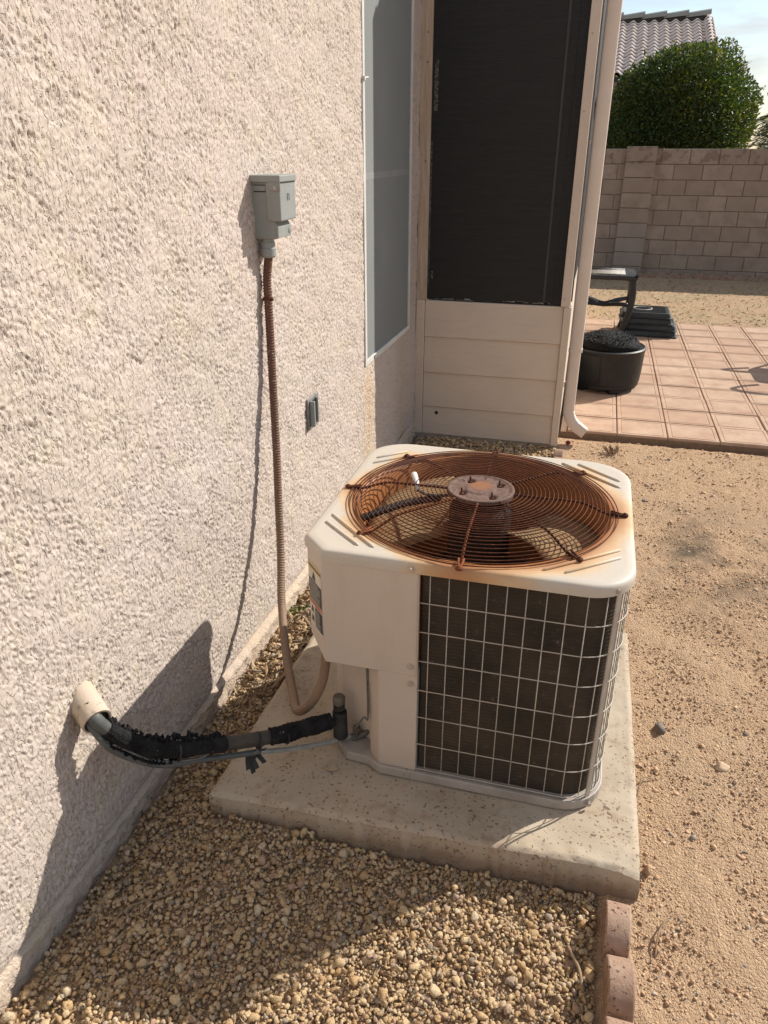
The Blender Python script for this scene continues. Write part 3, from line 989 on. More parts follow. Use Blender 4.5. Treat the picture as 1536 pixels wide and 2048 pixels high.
# ------------------------------------------------------------------ concrete slab
cor = [(-.812, 1.258), (.264, 1.302), (.254, 2.290), (-.782, 2.290)]
ku = line_space([(0, .004), (.024, .008), (.976, .004), (1, 0)])
U, V_ = np.meshgrid(ku, ku)
c0, c1, c2, c3 = [np.array(q) for q in cor]
XY = (c0 * ((1 - U) * (1 - V_))[..., None] + c1 * (U * (1 - V_))[..., None] + c2 * (U * V_)[..., None] + c3 * ((1 - U) * V_)[..., None])
ed = np.minimum(np.minimum(U, 1 - U), np.minimum(V_, 1 - V_)) * 1.05
nz = sample(N3, STEP, XY[..., 1] * 1.5, XY[..., 0] * 1.5)
nn = sample(N2, STEP, XY[..., 1], XY[..., 0])
round_ = .010 * np.clip(1 - ed / .016, 0, 1) ** 2 + .0025 * np.maximum(sample(N1, STEP, XY[..., 1], XY[..., 0]), 0) * (ed < .012)
chip = .02 * np.clip(1 - np.hypot(U - 1, V_) / .05, 0, 1)
SZ = .090 - round_ * .75 - chip + .0012 * nz + .0008 * nn * (ed < .05)
top_v = np.concatenate([XY, SZ[..., None]], -1).reshape(-1, 3)
kn = len(ku)
F_top = grid_faces(kn, kn)
ring = np.concatenate([np.arange(kn), np.arange(kn - 1) * kn + 2 * kn - 1, (kn - 1) * kn + np.arange(kn - 2, -1, -1), np.arange(kn - 2, 0, -1) * kn])
bot = top_v[ring].copy()
mid = top_v[ring].copy()
out = mid[:, :2] - np.array([-.27, 1.79])
out /= np.linalg.norm(out, axis=1)[:, None]
sidn = sample(N2, STEP, mid[:, 0] * 2.1, mid[:, 1] * 2.1)
mid[:, :2] += out * (.002 + .0025 * sidn)[:, None]
mid[:, 2] = .035
bot[:, :2] += out * .003
bot[:, 2] = -.08
Vs = np.concatenate([top_v, mid, bot])
kr = len(ring)
a0 = len(top_v)
nx = np.roll(np.arange(kr), -1)
F_s1 = np.stack([ring, a0 + np.arange(kr), a0 + nx, ring[nx]], -1)
F_s2 = np.stack([a0 + np.arange(kr), a0 + kr + np.arange(kr), a0 + kr + nx, a0 + nx], -1)
sb = link('concrete_slab', mesh_np('concrete_slab', Vs, [F_top, F_s1, F_s2]), M['slab'], smooth='auto')
tag(sb, 'pitted square concrete pad under the air conditioner', 'slab')

# ------------------------------------------------------------------ air conditioner
ac = thing('air_conditioner', 'beige outdoor air conditioner with a rusty round fan grille', 'air conditioner', (-.22, 1.80, .09))
X0, X1, Y0, Y1 = -.604, .165, 1.444, 2.172
CC = Vector((-.22, 1.80))


def outline(off=0., m=8):
    """plan of the unit, chamfered front left, rounded elsewhere"""
    return round_poly([(X0 - off, 1.508 - off * .4, .01), (-.541 - off * .4, Y0 - off, .01), (X1 + off, Y0 - off, .105 + off), (X1 + off, Y1 + off, .125 + off), (X0 - off, Y1 + off, .115 + off)], m)


def dense(poly, st=.012):
    out = []
    for (a, b) in zip(poly, poly[1:] + poly[:1]):
        a, b = Vector(a), Vector(b)
        k = max(1, int((b - a).length / st))
        out += [a + (b - a) * (i / k) for i in range(k)]
    return out


# top cover: plate with a round opening, turned-down skirt and fan shroud
ol = dense(outline(.004))
RH = .332
rings = []


def scaled(off):
    return [q + (CC - q).normalized() * off for q in ol]


def circ(r):
    return [CC + (q - CC).normalized() * r for q in ol]


lay = [([*circ(RH - .020)], .40), ([*circ(RH - .018)], .60), ([*circ(RH - .016)], .700), ([*circ(RH - .010)], .738), (circ(RH - .004), .747), (circ(RH + .006), .751), (circ(RH + .014), .7495), (scaled(.030), .751), (scaled(.012), .7505), (scaled(.005), .748), (scaled(.0012), .743), (ol, .736), (ol, .7215), (scaled(.003), .7205), (scaled(.003), .735)]
vs, fs = [], []
m_ = len(ol)
for pts, z in lay:
    vs += [(q.x, q.y, z) for q in pts]
for i in range(len(lay) - 1):
    for j in range(m_):
        fs.append((i * m_ + j, i * m_ + (j + 1) % m_, (i + 1) * m_ + (j + 1) % m_, (i + 1) * m_ + j))
cover = MB().add(vs, fs).build('top_cover', M['ac_cover'], ac, 'auto')
for a, b in (((-.579, 1.585), (-.463, 1.484)), ((-.577, 1.628), (-.425, 1.484)), ((-.036, 1.480), (.136, 1.623)), ((.012, 1.481), (.136, 1.585)), ((-.028, 2.129), (.138, 1.985)), ((.018, 2.133), (.138, 2.031)), ((-.569, 1.983), (-.455, 2.09)), ((-.570, 2.025), (-.49, 2.10))):
    a, b = Vector((*a, .7515)), Vector((*b, .7515))
    MB().tube([a, a + (b - a) * .04, a + (b - a) * .96, b], [.0008, .0042, .0042, .0008], 8).build('ridge', M['ac_cover'], cover, True)
for q in ((-.325, Y0 - .0042, .733), (.128, 1.4675, .732)):
    nrm = (0, -1, 0) if q[0] < 0 else (.62, -.78, 0)
    MB().lathe([(.008, 0), (.008, .002), (.0055, .0025), (.0055, .006), (.001, .0065)], q, 10, nrm).build('screw', M['screw'], cover)

# fan guard: rings, ribs, hub plate
fg = bpy.data.objects.new('fan_guard', None)
COL.objects.link(fg)
fg.parent = ac
ORG[fg.name] = ORG[ac.name]


def gz_(r):
    return .754 + .031 * float(1 - sstep(.24, .352, np.array(r)))


for i, r in enumerate(np.linspace(.099, .350, 24)):
    wob = random.uniform(-.0012, .0012)
    k = 104
    pts = [(CC.x + r * math.cos(2 * PI * j / k), CC.y + r * math.sin(2 * PI * j / k), gz_(r) + .002 + wob * math.cos(2 * PI * j / k + i)) for j in range(k)]
    vs, fs = [], []
    for j, q in enumerate(pts):
        rd = Vector((math.cos(2 * PI * j / k), math.sin(2 * PI * j / k), 0))
        for s_ in range(5):
            a = 2 * PI * s_ / 5
            vs.append(Vector(q) + (rd * math.cos(a) + Vector((0, 0, 1)) * math.sin(a)) * .0015)
    for j in range(k):
        for s_ in range(5):
            fs.append((j * 5 + s_, j * 5 + (s_ + 1) % 5, ((j + 1) % k) * 5 + (s_ + 1) % 5, ((j + 1) % k) * 5 + s_))
    MB().add(vs, fs).build('ring', M['rust'], fg, True)
for k in range(8):
    a = PI / 4 * k + R(.8)
    d_ = Vector((math.cos(a), math.sin(a), 0))
    pr = [.075, .10, .16, .22, .26, .30, .33, .352, .366]
    pts = [Vector((CC.x, CC.y, 0)) + d_ * r + Vector((0, 0, gz_(r) - .0045 if r < .35 else .7545)) for r in pr]
    mb = MB().tube(smooth_path(pts, 3), .0034, 7)
    t_ = Vector((-d_.y, d_.x, 0))
    e = pts[-1]
    mb.lathe([(.003, -.003), (.0085, -.003), (.0090, 0), (.0075, .003), (.004, .004), (.003, .006), (.001, .007)], e + Vector((0, 0, .001)), 12)
    mb.tube([e - d_ * .035 - t_ * .006 + Vector((0, 0, .006)), e - t_ * .003, e + t_ * .003, e - d_ * .035 + t_ * .006 + Vector((0, 0, .006))], .0028, 6)
    mb.build('rib', M['rust_bright'] if k in (5, 6) else M['rust'], fg, True)
# hub plate with four dimples and studs
HC = Vector((CC.x - .004, CC.y + .012))
studs = [HC + Vector((.057 * math.cos(R(t)), .057 * math.sin(R(t)))) for t in (38, 128, 218, 308)]
prof_r = np.array(list(np.linspace(.0005, .078, 26)) + [.081, .085, .088, .0895, .0895])
vs, fs = [], []
k = 72
for i, r in enumerate(prof_r):
    for j in range(k):
        q = HC + Vector((r * math.cos(2 * PI * j / k), r * math.sin(2 * PI * j / k)))
        z = .783
        if r < .042:
            z += .0022 * float(1 - sstep(.038, .042, np.array(r)))
        if r > .076:
            z += .003 * float(sstep(.076, .081, np.array(r)))
        if i >= len(prof_r) - 2:
            z = .781 if i == len(prof_r) - 2 else .774
        for s_ in studs:
            z -= .010 * float(1 - sstep(.006, .017, np.array((q - s_).length)))
        vs.append((q.x, q.y, z))
for i in range(len(prof_r) - 1):
    for j in range(k):
        fs.append((i * k + j, i * k + (j + 1) % k, (i + 1) * k + (j + 1) % k, (i + 1) * k + j))
MB().add(vs, fs).build('hub_plate', M['hub'], fg, True)
for s_ in studs:
    MB().lathe([(.0065, -.012), (.0065, -.006), (.0025, -.005), (.0025, .009), (.001, .010)], (s_.x, s_.y, .787), 10).build('stud', M['rust'], fg, 'auto')
# loose wire nut and braided lead on the guard
mb = MB().tube([(-.412, 1.842, .792), (-.400, 1.815, .782), (-.388, 1.785, .770)], [.0085, .0085, .006], 10)
mb.build('wire_nut', M['white_plastic'], fg, True)
MB().tube(smooth_path([(-.388, 1.785, .772), (-.36, 1.782, .762), (-.32, 1.80, .757), (-.285, 1.815, .757)], 5), .004, 7).build('lead_wire', M['line_jacket'], fg, True)
MB().tube(smooth_path([(-.40, 1.81, .775), (-.35, 1.835, .768), (-.29, 1.84, .760)], 5), .003, 7).build('lead_wire', M['line_jacket'], fg, True)
pth = smooth_path([(-.505, 1.655, .735), (-.46, 1.70, .742), (-.40, 1.76, .746), (-.33, 1.80, .748)], 14)
MB().tube(pth, [.0095 + .0018 * (i % 3 == 0) for i in range(len(pth))], 9).build('lead_conduit', M['rubber'], fg, True)

# fan under the guard
fan = bpy.data.objects.new('fan', None)
COL.objects.link(fan)
fan.parent = ac
ORG[fan.name] = ORG[ac.name]
MB().lathe([(.001, .42), (.313, .42), (.313, .425), (.001, .425)], (CC.x, CC.y, 0), 40).build('interior_shade_disc', M['dark'], fan)  # added disc, its dark colour stands for the shade deep inside the unit
MB().lathe([(.075, .56), (.082, .58), (.082, .735), (.07, .75), (.0, .752)], (CC.x, CC.y, 0), 28, close=False).build('motor', M['dark'], fan, 'auto')
for a0_ in (4, 160):
    vs, fs = [], []
    nr_, na_ = 8, 12
    for i in range(nr_ + 1):
        r = .07 + (.312 - .07) * i / nr_
        half = R(26 + 22 * min(1, i / nr_ * 1.4))
        for j in range(na_ + 1):
            t = j / na_ * 2 - 1
            a = R(a0_) + t * half
            if i == nr_:
                r2 = r - .02 * t * t
            else:
                r2 = r
            vs.append((CC.x + r2 * math.cos(a), CC.y + r2 * math.sin(a), .665 - .036 * t * min(1, .5 + i / nr_) + .008 * (1 - t * t)))
    for i in range(nr_):
        for j in range(na_):
            q = i * (na_ + 1) + j
            fs.append((q, q + 1, q + na_ + 2, q + na_ + 1))
    bl = MB().add(vs, fs).build('blade', M['blade'], fan, True)
    sm = bl.modifiers.new('thickness', 'SOLIDIFY')
    sm.thickness = .0025
    for t in (.10, .15, .19):
        q = CC + Vector((math.cos(R(a0_ - 8)), math.sin(R(a0_ - 8)))) * t
        MB().lathe([(.006, 0), (.006, .003), (.002, .005)], (q.x, q.y, .674), 8).build('rivet', M['rust'], bl)

# coil wrapped round the front, right and back
cl_ = round_poly([(-.30, Y0 + .016, 0), (X1 - .016, Y0 + .016, .09), (X1 - .016, Y1 - .016, .11), (X0 + .016, Y1 - .016, .10), (X0 + .016, 1.70, 0)], 8)
cl_in = round_poly([(-.30, Y0 + .046, 0), (X1 - .046, Y0 + .046, .06), (X1 - .046, Y1 - .046, .08), (X0 + .046, Y1 - .046, .07), (X0 + .046, 1.70, 0)], 8)
zs = np.linspace(.120, .722, 116)
vs, fs = [], []
k = len(cl_)
for i, z in enumerate(zs):
    o_ = .0018 if i % 2 else 0
    for q in cl_:
        v_ = Vector(q)
        v_ = v_ + (CC - v_).normalized() * o_
        vs.append((v_.x, v_.y, z))
for i in range(len(zs) - 1):
    for j in range(k - 1):
        fs.append((i * k + j, i * k + j + 1, (i + 1) * k + j + 1, (i + 1) * k + j))
b_ = len(vs)
for z in (zs[0], zs[-1]):
    vs += [(x, y, z) for x, y in cl_in]
for j in range(k - 1):
    fs.append((b_ + j, b_ + k + j, b_ + k + j + 1, b_ + j + 1))
fs.append((0, b_, b_ + k, (len(zs) - 1) * k))
MB().add(vs, fs).build('coil', M['coil'], ac)
# wire guard over it: one part, every wire a piece
wg = bpy.data.objects.new('wire_guard', None)
COL.objects.link(wg)
wg.parent = ac
ORG[wg.name] = ORG[ac.name]
gp = round_poly([(-.306, Y0 - .001, 0), (X1 - .002, Y0 - .001, .103), (X1 - .002, Y1 - .002, .12), (X0 + .01, Y1 - .002, .11)], 12)
for z in (.6437, .562, .4769, .3881, .3031, .2146, .130):
    MB().tube([(x, y, z) for x, y in gp], .0013, 6).build('wire', M['guard_wire'], wg, True)
gd = [Vector(q) for q in gp]
gl = [0]
for a, b in zip(gd[:-1], gd[1:]):
    gl.append(gl[-1] + (b - a).length)
ga = np.array([tuple(q) for q in gd])
s_ = .025
while s_ < gl[-1]:
    x, y = (float(np.interp(s_, gl, ga[:, c])) for c in (0, 1))
    o_ = (CC - Vector((x, y))).normalized() * .003
    MB().tube([(x + o_.x, y + o_.y, .118), (x + o_.x, y + o_.y, .724)], .0013, 6).build('wire', M['guard_wire'], wg, True)
    s_ += .0442
for x, y, a in ((.1335, 1.4725, 42), (.138, 2.140, -48)):
    c_, s2 = math.cos(R(a)), math.sin(R(a))
    T = lambda u, w, z, x=x, y=y, c_=c_, s2=s2: (x + u * c_ - w * s2, y + u * s2 + w * c_, z)
    MB().box(-.006, .006, -.003, .0015, .118, .724, T).build('strap', M['guard_wire'], wg, bevel=.0008)

# sheet metal: access panel box, lower corner panel, base pan
ap = MB().prism([(-.306, Y0 - .002), (-.306, Y0 + .016), (-.500, Y0 + .020), (X0 + .022, 1.53), (X0 + .016, Y0 + .30), (X0 + .001, Y0 + .30), (X0 + .001, 1.510), (-.542, Y0 - .002)], .428, .7225)
ap = ap.build('access_panel', M['ac_paint'], ac, bevel=.003)
ap.data.vertices.foreach_set('co', np.array([(v.co.x, v.co.y, v.co.z + (.036 if v.co.z < .36 and v.co.x < -.37 and v.co.y < -.28 else 0)) for v in ap.data.vertices], np.float32).ravel())
MB().box(-.3062, -.3045, Y0 - .006, Y0 + .004, .425, .7235).build('flange', M['ac_paint'], ap)
MB().lathe([(.0085, 0), (.0085, .0018), (.0055, .0022), (.0055, .006), (.001, .0065)], (-.322, Y0 - .0025, .458), 10, (0, -1, 0)).build('screw', M['screw'], ap)
lp_pts = [(-.3045, Y0), (-.404, Y0), (-.436, 1.478), (-.450, 1.522), (-.500, 1.546), (-.545, 1.574), (-.575, 1.62), (-.596, 1.69), (-.596, 1.74), (-.40, 1.74), (-.3045, Y0 + .06)]
lp = MB().prism([q for q in lp_pts], .120, .440).build('corner_panel', M['ac_paint'], ac, bevel=.004)
MB().lathe([(.0085, 0), (.0085, .0018), (.0055, .0022), (.0055, .006), (.001, .0065)], (-.321, Y0 - .0005, .404), 10, (0, -1, 0)).build('screw', M['screw'], lp)
MB().lathe([(.003, 0), (.004, .0005), (.001, .001)], (-.523, 1.5595, .375), 8, (-.5, -.87, 0)).build('hole', M['dark'], lp)
bp_ol = round_poly([(-.402, Y0 - .008, .01), (X1 + .006, Y0 - .008, .11), (X1 + .006, Y1 + .006, .125), (X0 - .002, Y1 + .006, .115), (X0 - .002, 1.60, .02), (-.565, 1.535, .01), (-.500, 1.462, .008), (-.440, 1.458, .008)], 8)
bp = MB().prism(bp_ol, .093, .1215).build('base_pan', M['base_pan'], ac, bevel=.003)
for q, nrm in (((-.325, Y0 - .0085, .107), (0, -1, 0)), ((.1385, 1.462, .107), (.6, -.8, 0))):
    MB().lathe([(.008, 0), (.008, .0018), (.0055, .0022), (.0055, .006), (.001, .0065)], q, 10, nrm).build('screw', M['screw'], bp)
for x, y in ((-.36, 1.55), (.05, 1.55), (.05, 2.05), (-.5, 2.05)):
    MB().lathe([(.025, .088), (.025, .0935)], (x, y, 0), 12).build('foot', M['rubber'], bp)
# warning label on the chamfer of the access panel
ca, cb_ = Vector((X0 + .001, 1.510, 0)), Vector((-.542, Y0 - .002, 0))
lu = (cb_ - ca).normalized()
lnr = Vector((lu.y, -lu.x, 0))
CL = (cb_ - ca).length


def LP(u, d, z):
    return ca + lu * (u * CL) + lnr * d + Vector((0, 0, z))


lb = MB().box(.06, .94, .0003, .0010, .496, .684, LP).build('warning_label', M['label_white'], ac)
MB().box(.07, .93, .0011, .0014, .668, .681, LP).build('yellow_band', M['label_yellow'], lb)
MB().box(.07, .93, .0015, .0017, .6725, .6765, LP).build('heading', M['label_dark'], lb)
mb = MB().prism([(.30, .640), (.55, .640), (.5, .655), (.42, .665), (.36, .652)], .0011, .0014, 'y', LP)
mb.build('pictogram', M['label_dark'], lb)
MB().box(.07, .93, .0011, .0014, .577, .637, LP).build('text_panel', M['label_dark'], lb)
MB().box(.07, .93, .0011, .0014, .565, .574, LP).build('red_band', M['label_red'], lb)
MB().box(.42, .93, .0011, .0014, .503, .562, LP).build('text_panel', M['label_dark'], lb)
mb = MB()
for k in range(10):
    z = .582 + k * .0054
    mb.box(.11, .11 + (.55 + .22 * random.random()), .0015, .0017, z, z + .0014, LP)
for k in range(9):
    z = .508 + k * .0058
    mb.box(.46, .46 + (.25 + .18 * random.random()), .0015, .0017, z, z + .0014, LP)
mb.build('text_lines', M['label_white'], lb)
mb = MB().prism([(.14, .540), (.34, .540), (.3, .552), (.24, .560), (.18, .55)], .0011, .0014, 'y', LP).prism([(.16, .512), (.36, .514), (.3, .528), (.2, .53)], .0011, .0014, 'y', LP)
mb.build('pictogram', M['label_dark'], lb)
# service valves and sensor wire
sv = MB()
sv.tube([(-.528, 1.500, .135), (-.530, 1.502, .22)], .020, 14).tube([(-.530, 1.502, .22), (-.532, 1.505, .225), (-.532, 1.505, .243)], [.016, .016, .016], 12)
sv.build('service_valve', M['rubber'], ac, bevel=.003)
MB().lathe([(.014, 0), (.017, .004), (.017, .022), (.014, .026), (.001, .026)], (-.532, 1.506, .243), 14).build('valve_cap', M['valve'], ac, 'auto')
sv = MB().tube([(-.500, 1.510, .128), (-.470, 1.525, .134)], .011, 10).tube([(-.488, 1.516, .13), (-.486, 1.512, .158)], .009, 10)
sv.lathe([(.012, 0), (.012, .012), (.005, .014)], (-.486, 1.512, .155), 6)
sv.tube([(-.47, 1.52, .135), (-.452, 1.53, .15)], .007, 8)
sv.build('liquid_valve', M['valve'], ac, bevel=.001)
MB().tube(smooth_path([(-.452, 1.508, .425), (-.449, 1.494, .40), (-.444, 1.480, .34), (-.442, 1.475, .27), (-.443, 1.474, .235), (-.455, 1.485, .232), (-.472, 1.495, .20), (-.488, 1.505, .165)], 6), .0024, 7).build('sensor_wire', M['wire'], ac, True)
MB().tube(smooth_path([(-.448, 1.506, .425), (-.445, 1.490, .40), (-.439, 1.475, .34), (-.437, 1.470, .27), (-.441, 1.470, .237)], 6), .0020, 7).build('sensor_wire', M['wire'], ac, True)

# ------------------------------------------------------------------ gravel bed


def ico(sub):
    bm = bmesh.new()
    bmesh.ops.create_icosphere(bm, subdivisions=sub, radius=1)
    v = np.array([tuple(q.co) for q in bm.verts])
    bm.verts.index_update()
    f = np.array([[q.index for q in fc.verts] for fc in bm.faces])
    bm.free()
    return v, f


def stone_protos(sub, count, seed):
    v, f = ico(sub)
    g = np.random.default_rng(seed)
    out = []
    for _ in range(count):
        pl = g.standard_normal((7, 3))
        pl /= np.linalg.norm(pl, axis=1)[:, None]
        dd = g.uniform(.40, .92, 7)
        dots = v @ pl.T
        rad = np.min(np.where(dots > .05, dd / np.maximum(dots, .05), 9), axis=1)
        rad = np.minimum(rad, 1.18)
        out.append(v * rad[:, None] * g.uniform(.66, 1.22, 3) * (1 + .04 * g.standard_normal((len(v), 1))))
    return out, f


def scatter_arrays(P, sizes, protos, f, seed, squash=.8):
    g = np.random.default_rng(seed)
    k = len(P)
    nv = len(protos[0])
    q = g.standard_normal((k, 4))
    q /= np.linalg.norm(q, axis=1)[:, None]
    w, x, y, z = q.T
    Rm = np.stack([1 - 2 * (y * y + z * z), 2 * (x * y - z * w), 2 * (x * z + y * w), 2 * (x * y + z * w), 1 - 2 * (x * x + z * z), 2 * (y * z - x * w), 2 * (x * z - y * w), 2 * (y * z + x * w), 1 - 2 * (x * x + y * y)], -1).reshape(k, 3, 3)
    pid = g.integers(0, len(protos), k)
    base = np.stack(protos)[pid] * sizes[:, None, None]
    Vv = np.einsum('kij,knj->kni', Rm, base)
    Vv[..., 2] *= squash
    Vv = Vv + P[:, None, :]
    Ff = (f[None] + (np.arange(k) * nv)[:, None, None]).reshape(-1, f.shape[1])
    return Vv.reshape(-1, 3), Ff


def scatter(name, P, sizes, protos, f, mat, seed, squash=.8, parent=None):
    return link(name, mesh_np(name, *scatter_arrays(P, sizes, protos, f, seed, squash)), mat, parent)


def jgrid(x0, x1, y0, y1, st, g):
    xs, ys = np.meshgrid(np.arange(x0, x1, st), np.arange(y0, y1, st))
    p = np.stack([xs.ravel(), ys.ravel()], -1)
    return p + g.uniform(-.48, .48, p.shape) * st


def wall_x(y):
    return -1.03 + .0115 * (y - .7)


def in_slab(p, mrg=0.):
    c = np.array(cor)
    ins = np.ones(len(p), bool)
    for i in range(4):
        a, b = c[i], c[(i + 1) % 4]
        d = b - a
        n_ = np.array([-d[1], d[0]]) / np.linalg.norm(d)
        ins &= ((p - a) @ n_) > -mrg
    return ins


pr2, f2 = stone_protos(2, 26, 5)
prG, fG = stone_protos(1, 16, 6)
g = np.random.default_rng(3)
lay_p, lay_s = [[], []], [[], []]
for layer, (st, smin, smax, dz) in enumerate(((.0084, .0036, .0060, .003), (.0112, .0042, .0080, .009), (.044, .0080, .0135, .011))):
    for reg in ((-1.02, .178, .55, 1.31), (-1.02, -.78, 1.31, 2.5), (-.99, -.10, 2.5, 4.38)):
        s2 = st * (1.5 if reg[2] > 2.4 else 1)
        p2 = jgrid(reg[0], reg[1], reg[2], reg[3], s2, g)
        ok = (p2[:, 0] > wall_x(p2[:, 1]) + .020) & ~in_slab(p2, .008) & (p2[:, 0] < .176)
        p2 = p2[ok]
        s_ = g.uniform(smin, smax, len(p2)) * (1.35 if reg[2] > 2.4 else 1)
        zz = ground_base(p2[:, 0], p2[:, 1]) + dz + g.uniform(-.003, .004, len(p2)) + .006 * sample(N2, STEP, p2[:, 1], p2[:, 0]) * (layer > 0)
        lay_p[min(layer, 1)].append(np.concatenate([p2, zz[:, None]], 1))
        lay_s[min(layer, 1)].append(s_)
Va = scatter_arrays(np.concatenate(lay_p[0]), np.concatenate(lay_s[0]), prG, fG, 4, .85)
Vb = scatter_arrays(np.concatenate(lay_p[1]), np.concatenate(lay_s[1]), pr2, f2, 14, .85)
gr_o = link('gravel', mesh_np('gravel', np.concatenate([Va[0], Vb[0]]), np.concatenate([Va[1], Vb[1] + len(Va[0])])), M['gravel'])
tag(gr_o, 'golden tan crushed gravel bed along the wall', 'gravel', kind='stuff')
# crumbs of soil and small stones on the bare dirt
pr1, f1 = stone_protos(1, 14, 9)
p2 = np.concatenate([jgrid(-.08, .262, 2.3, 3.0, .013, g), jgrid(.262, 1.30, .75, 3.0, .0080, g), jgrid(.0, 1.6, 3.0, 4.55, .017, g)])
ok = ~in_slab(p2, .004) & (g.random(len(p2)) < .62)
p2 = p2[ok]
s_ = np.exp(g.normal(math.log(.0025), .48, len(p2))).clip(.0011, .012) * (1 + .35 * (p2[:, 1] > 3))
zb = ground_base(p2[:, 0], p2[:, 1])
cr_o = scatter('soil_crumbs', np.concatenate([p2, (zb + .001)[:, None]], 1), s_, pr1, f1, M['crumb'], 6, .8)
tag(cr_o, 'loose crumbs of tan soil over the bare dirt', 'dirt crumbs', kind='stuff')
# single stones one can point at
prS, fS = stone_protos(3, 6, 15)
for i, (x, y, s, mt, lbl) in enumerate((
        (.353, 1.916, .021, 'grey_stone', 'round grey stone on the dirt beside the slab edge'),
        (.512, 1.80, .017, 'crumb', 'brown dirt clod right of the round grey stone'),
        (.292, 1.385, .014, 'gravel', 'pale pebble at the chipped front corner of the slab'),
        (.66, 1.42, .013, 'gravel', 'flat pale stone lying alone on the open dirt'))):
    z = float(ground_base(x, y))
    v = prS[i] * s
    o = link('stone', mesh_np('stone', v, fS), M[mt], None, False, org=(x, y, z + s * .45))
    tag(o, lbl, 'stone')

# ------------------------------------------------------------------ edging blocks


def edger(L, T_, H, label, org, rot=0., group='scalloped edging blocks'):
    prof = [(-L / 2, -.09)]
    for k in range(21):
        a = PI * (1 - k / 20)
        prof.append((L / 2 * math.cos(a), H - L * .5 + L * .5 * math.sin(a)))
    prof.append((L / 2, -.09))
    o = MB().prism(prof, -T_ / 2, T_ / 2, 'x').build('edging_block', M['edger'], None, 'auto', .004)
    o.location = org
    o.rotation_euler = (0, 0, rot)
    return tag(o, label, 'edging block', group)


e0 = edger(.126, .054, .078, 'reddish edging block touching the slab corner', (.215, 1.190, 0), R(-1))
for (y, x, lbl, rz) in ((1.060, .219, 'second reddish edging block from the slab', 2), (.928, .216, 'third reddish edging block from the slab, cut by the frame', -1), (.797, .217, 'reddish edging block nearest the camera, below the frame', 1)):
    c_ = e0.copy()
    COL.objects.link(c_)
    c_.location = (x, y, -.002)
    c_.rotation_euler = (0, 0, R(rz))
    c_['label'] = lbl
for (x, y, lbl) in ((-.080, 4.21, 'faded edging block under the downspout elbow, against the porch'), (-.075, 4.08, 'faded edging block in front of the one under the downspout')):
    c_ = e0.copy()
    COL.objects.link(c_)
    c_.location = (x, y, -.075)
    c_['label'] = lbl
fe = None
for k in range(16):
    x = -.1 + k * .165
    y = 11.30
    if fe is None:
        fe = edger(.16, .05, .07, 'small scalloped edging block at the foot of the block wall', (x, y, -.045), R(90), 'edging row along the block wall')
    else:
        c_ = fe.copy()
        COL.objects.link(c_)
        c_.location = (x, y + .005 * math.sin(k), -.045 + .006 * math.sin(k * 2.3))

# ------------------------------------------------------------------ patio
pat = thing('patio', 'reddish square paver patio beside the porch', 'patio', (.8, 6.3, -.05))
pat['kind'] = 'structure'
MB().box(-.09, 4.2, 4.592, 8.09, -.12, -.018).build('joint_bed', M['sand_joint'], pat)
TS, TD = .2985, .2885
tile_me = None
for j in range(12):
    for i in range(-2, 9):
        x, y = .250 + TS * i, 4.594 + TD * j
        if i == -2:
            continue
        if tile_me is None:
            g_, h_ = .0025, .009
            mb = MB()

            def ringq(i_, z):
                return [(i_ + g_, i_ + g_, z), (TS - g_ - i_, i_ + g_, z), (TS - g_ - i_, TD - g_ - i_, z), (i_ + g_, TD - g_ - i_, z)]
            rs = [ringq(0, -.05), ringq(0, -.004), ringq(.004, 0), ringq(.020, 0), ringq(.0225, -.0024), ringq(.0255, -.0024), ringq(.028, 0)]
            vs = [q for r_ in rs for q in r_]
            fs = [(a * 4 + b, a * 4 + (b + 1) % 4, a * 4 + 4 + (b + 1) % 4, a * 4 + 4 + b) for a in range(len(rs) - 1) for b in range(4)]
            fs.append(tuple(range(len(vs) - 4, len(vs))))
            mb.add(vs, fs)
            tile_me = bpy.data.meshes.new('tile')
            tile_me.from_pydata(mb.v, [], mb.f)
            tile_me.materials.append(M['paver'])
        if x < -.1:
            x0_ = x
        o = bpy.data.objects.new('tile', tile_me)
        COL.objects.link(o)
        o.parent = pat
        o.location = Vector((x, y, random.uniform(-.0025, .0025))) - Vector(ORG[pat.name])
        o.rotation_euler = (R(random.uniform(-.35, .35)), R(random.uniform(-.35, .35)), R(random.uniform(-.25, .25)))

# ------------------------------------------------------------------ black drum, table, trays on the patio
ot = thing('drum_ottoman', 'round black drum ottoman with a frayed top cushion, on the patio', 'ottoman', (.158, 5.615, 0))
oc = (.158, 5.615, 0)
mb = MB().lathe([(.02, .035), (.232, .035), (.241, .040), (.241, .064), (.246, .067), (.253, .15), (.257, .265), (.259, .285), (.263, .291), (.263, .302), (.252, .309), (.240, .300), (.02, .296)], oc, 48)
mb.build('drum', M['black_resin'], ot, 'auto')
MB().box(.1175, .1188, 5.3575, 5.40, .08, .28).build('seam', M['dark'], ot)
for a in (-68, -145, 10, 100):
    d_ = Vector((math.cos(R(a)), math.sin(R(a)), 0))
    q = Vector(oc) + d_ * .195
    t_ = Vector((-d_.y, d_.x, 0))
    T = lambda u, w, z, q=q, d_=d_, t_=t_: q + d_ * u + t_ * w + Vector((0, 0, z))
    MB().box(-.03, .028, -.045, .045, .003, .04, T).build('foot', M['black_resin'], ot, bevel=.006)
cv_, cf_ = ico(4)
gq = np.random.default_rng(8)
cu = cv_.copy()
rad = np.hypot(cu[:, 0], cu[:, 1])
cu = cu * np.array([.222, .222, .078])
cu[:, 2] += .312 + .012 * np.exp(-(rad / .5) ** 2)
cu += gq.normal(0, .0028, cu.shape)
me = mesh_np('cushion', cu + np.array(oc) - np.array(ORG[ot.name]), cf_)
link('cushion', me, M['cushion'], ot)
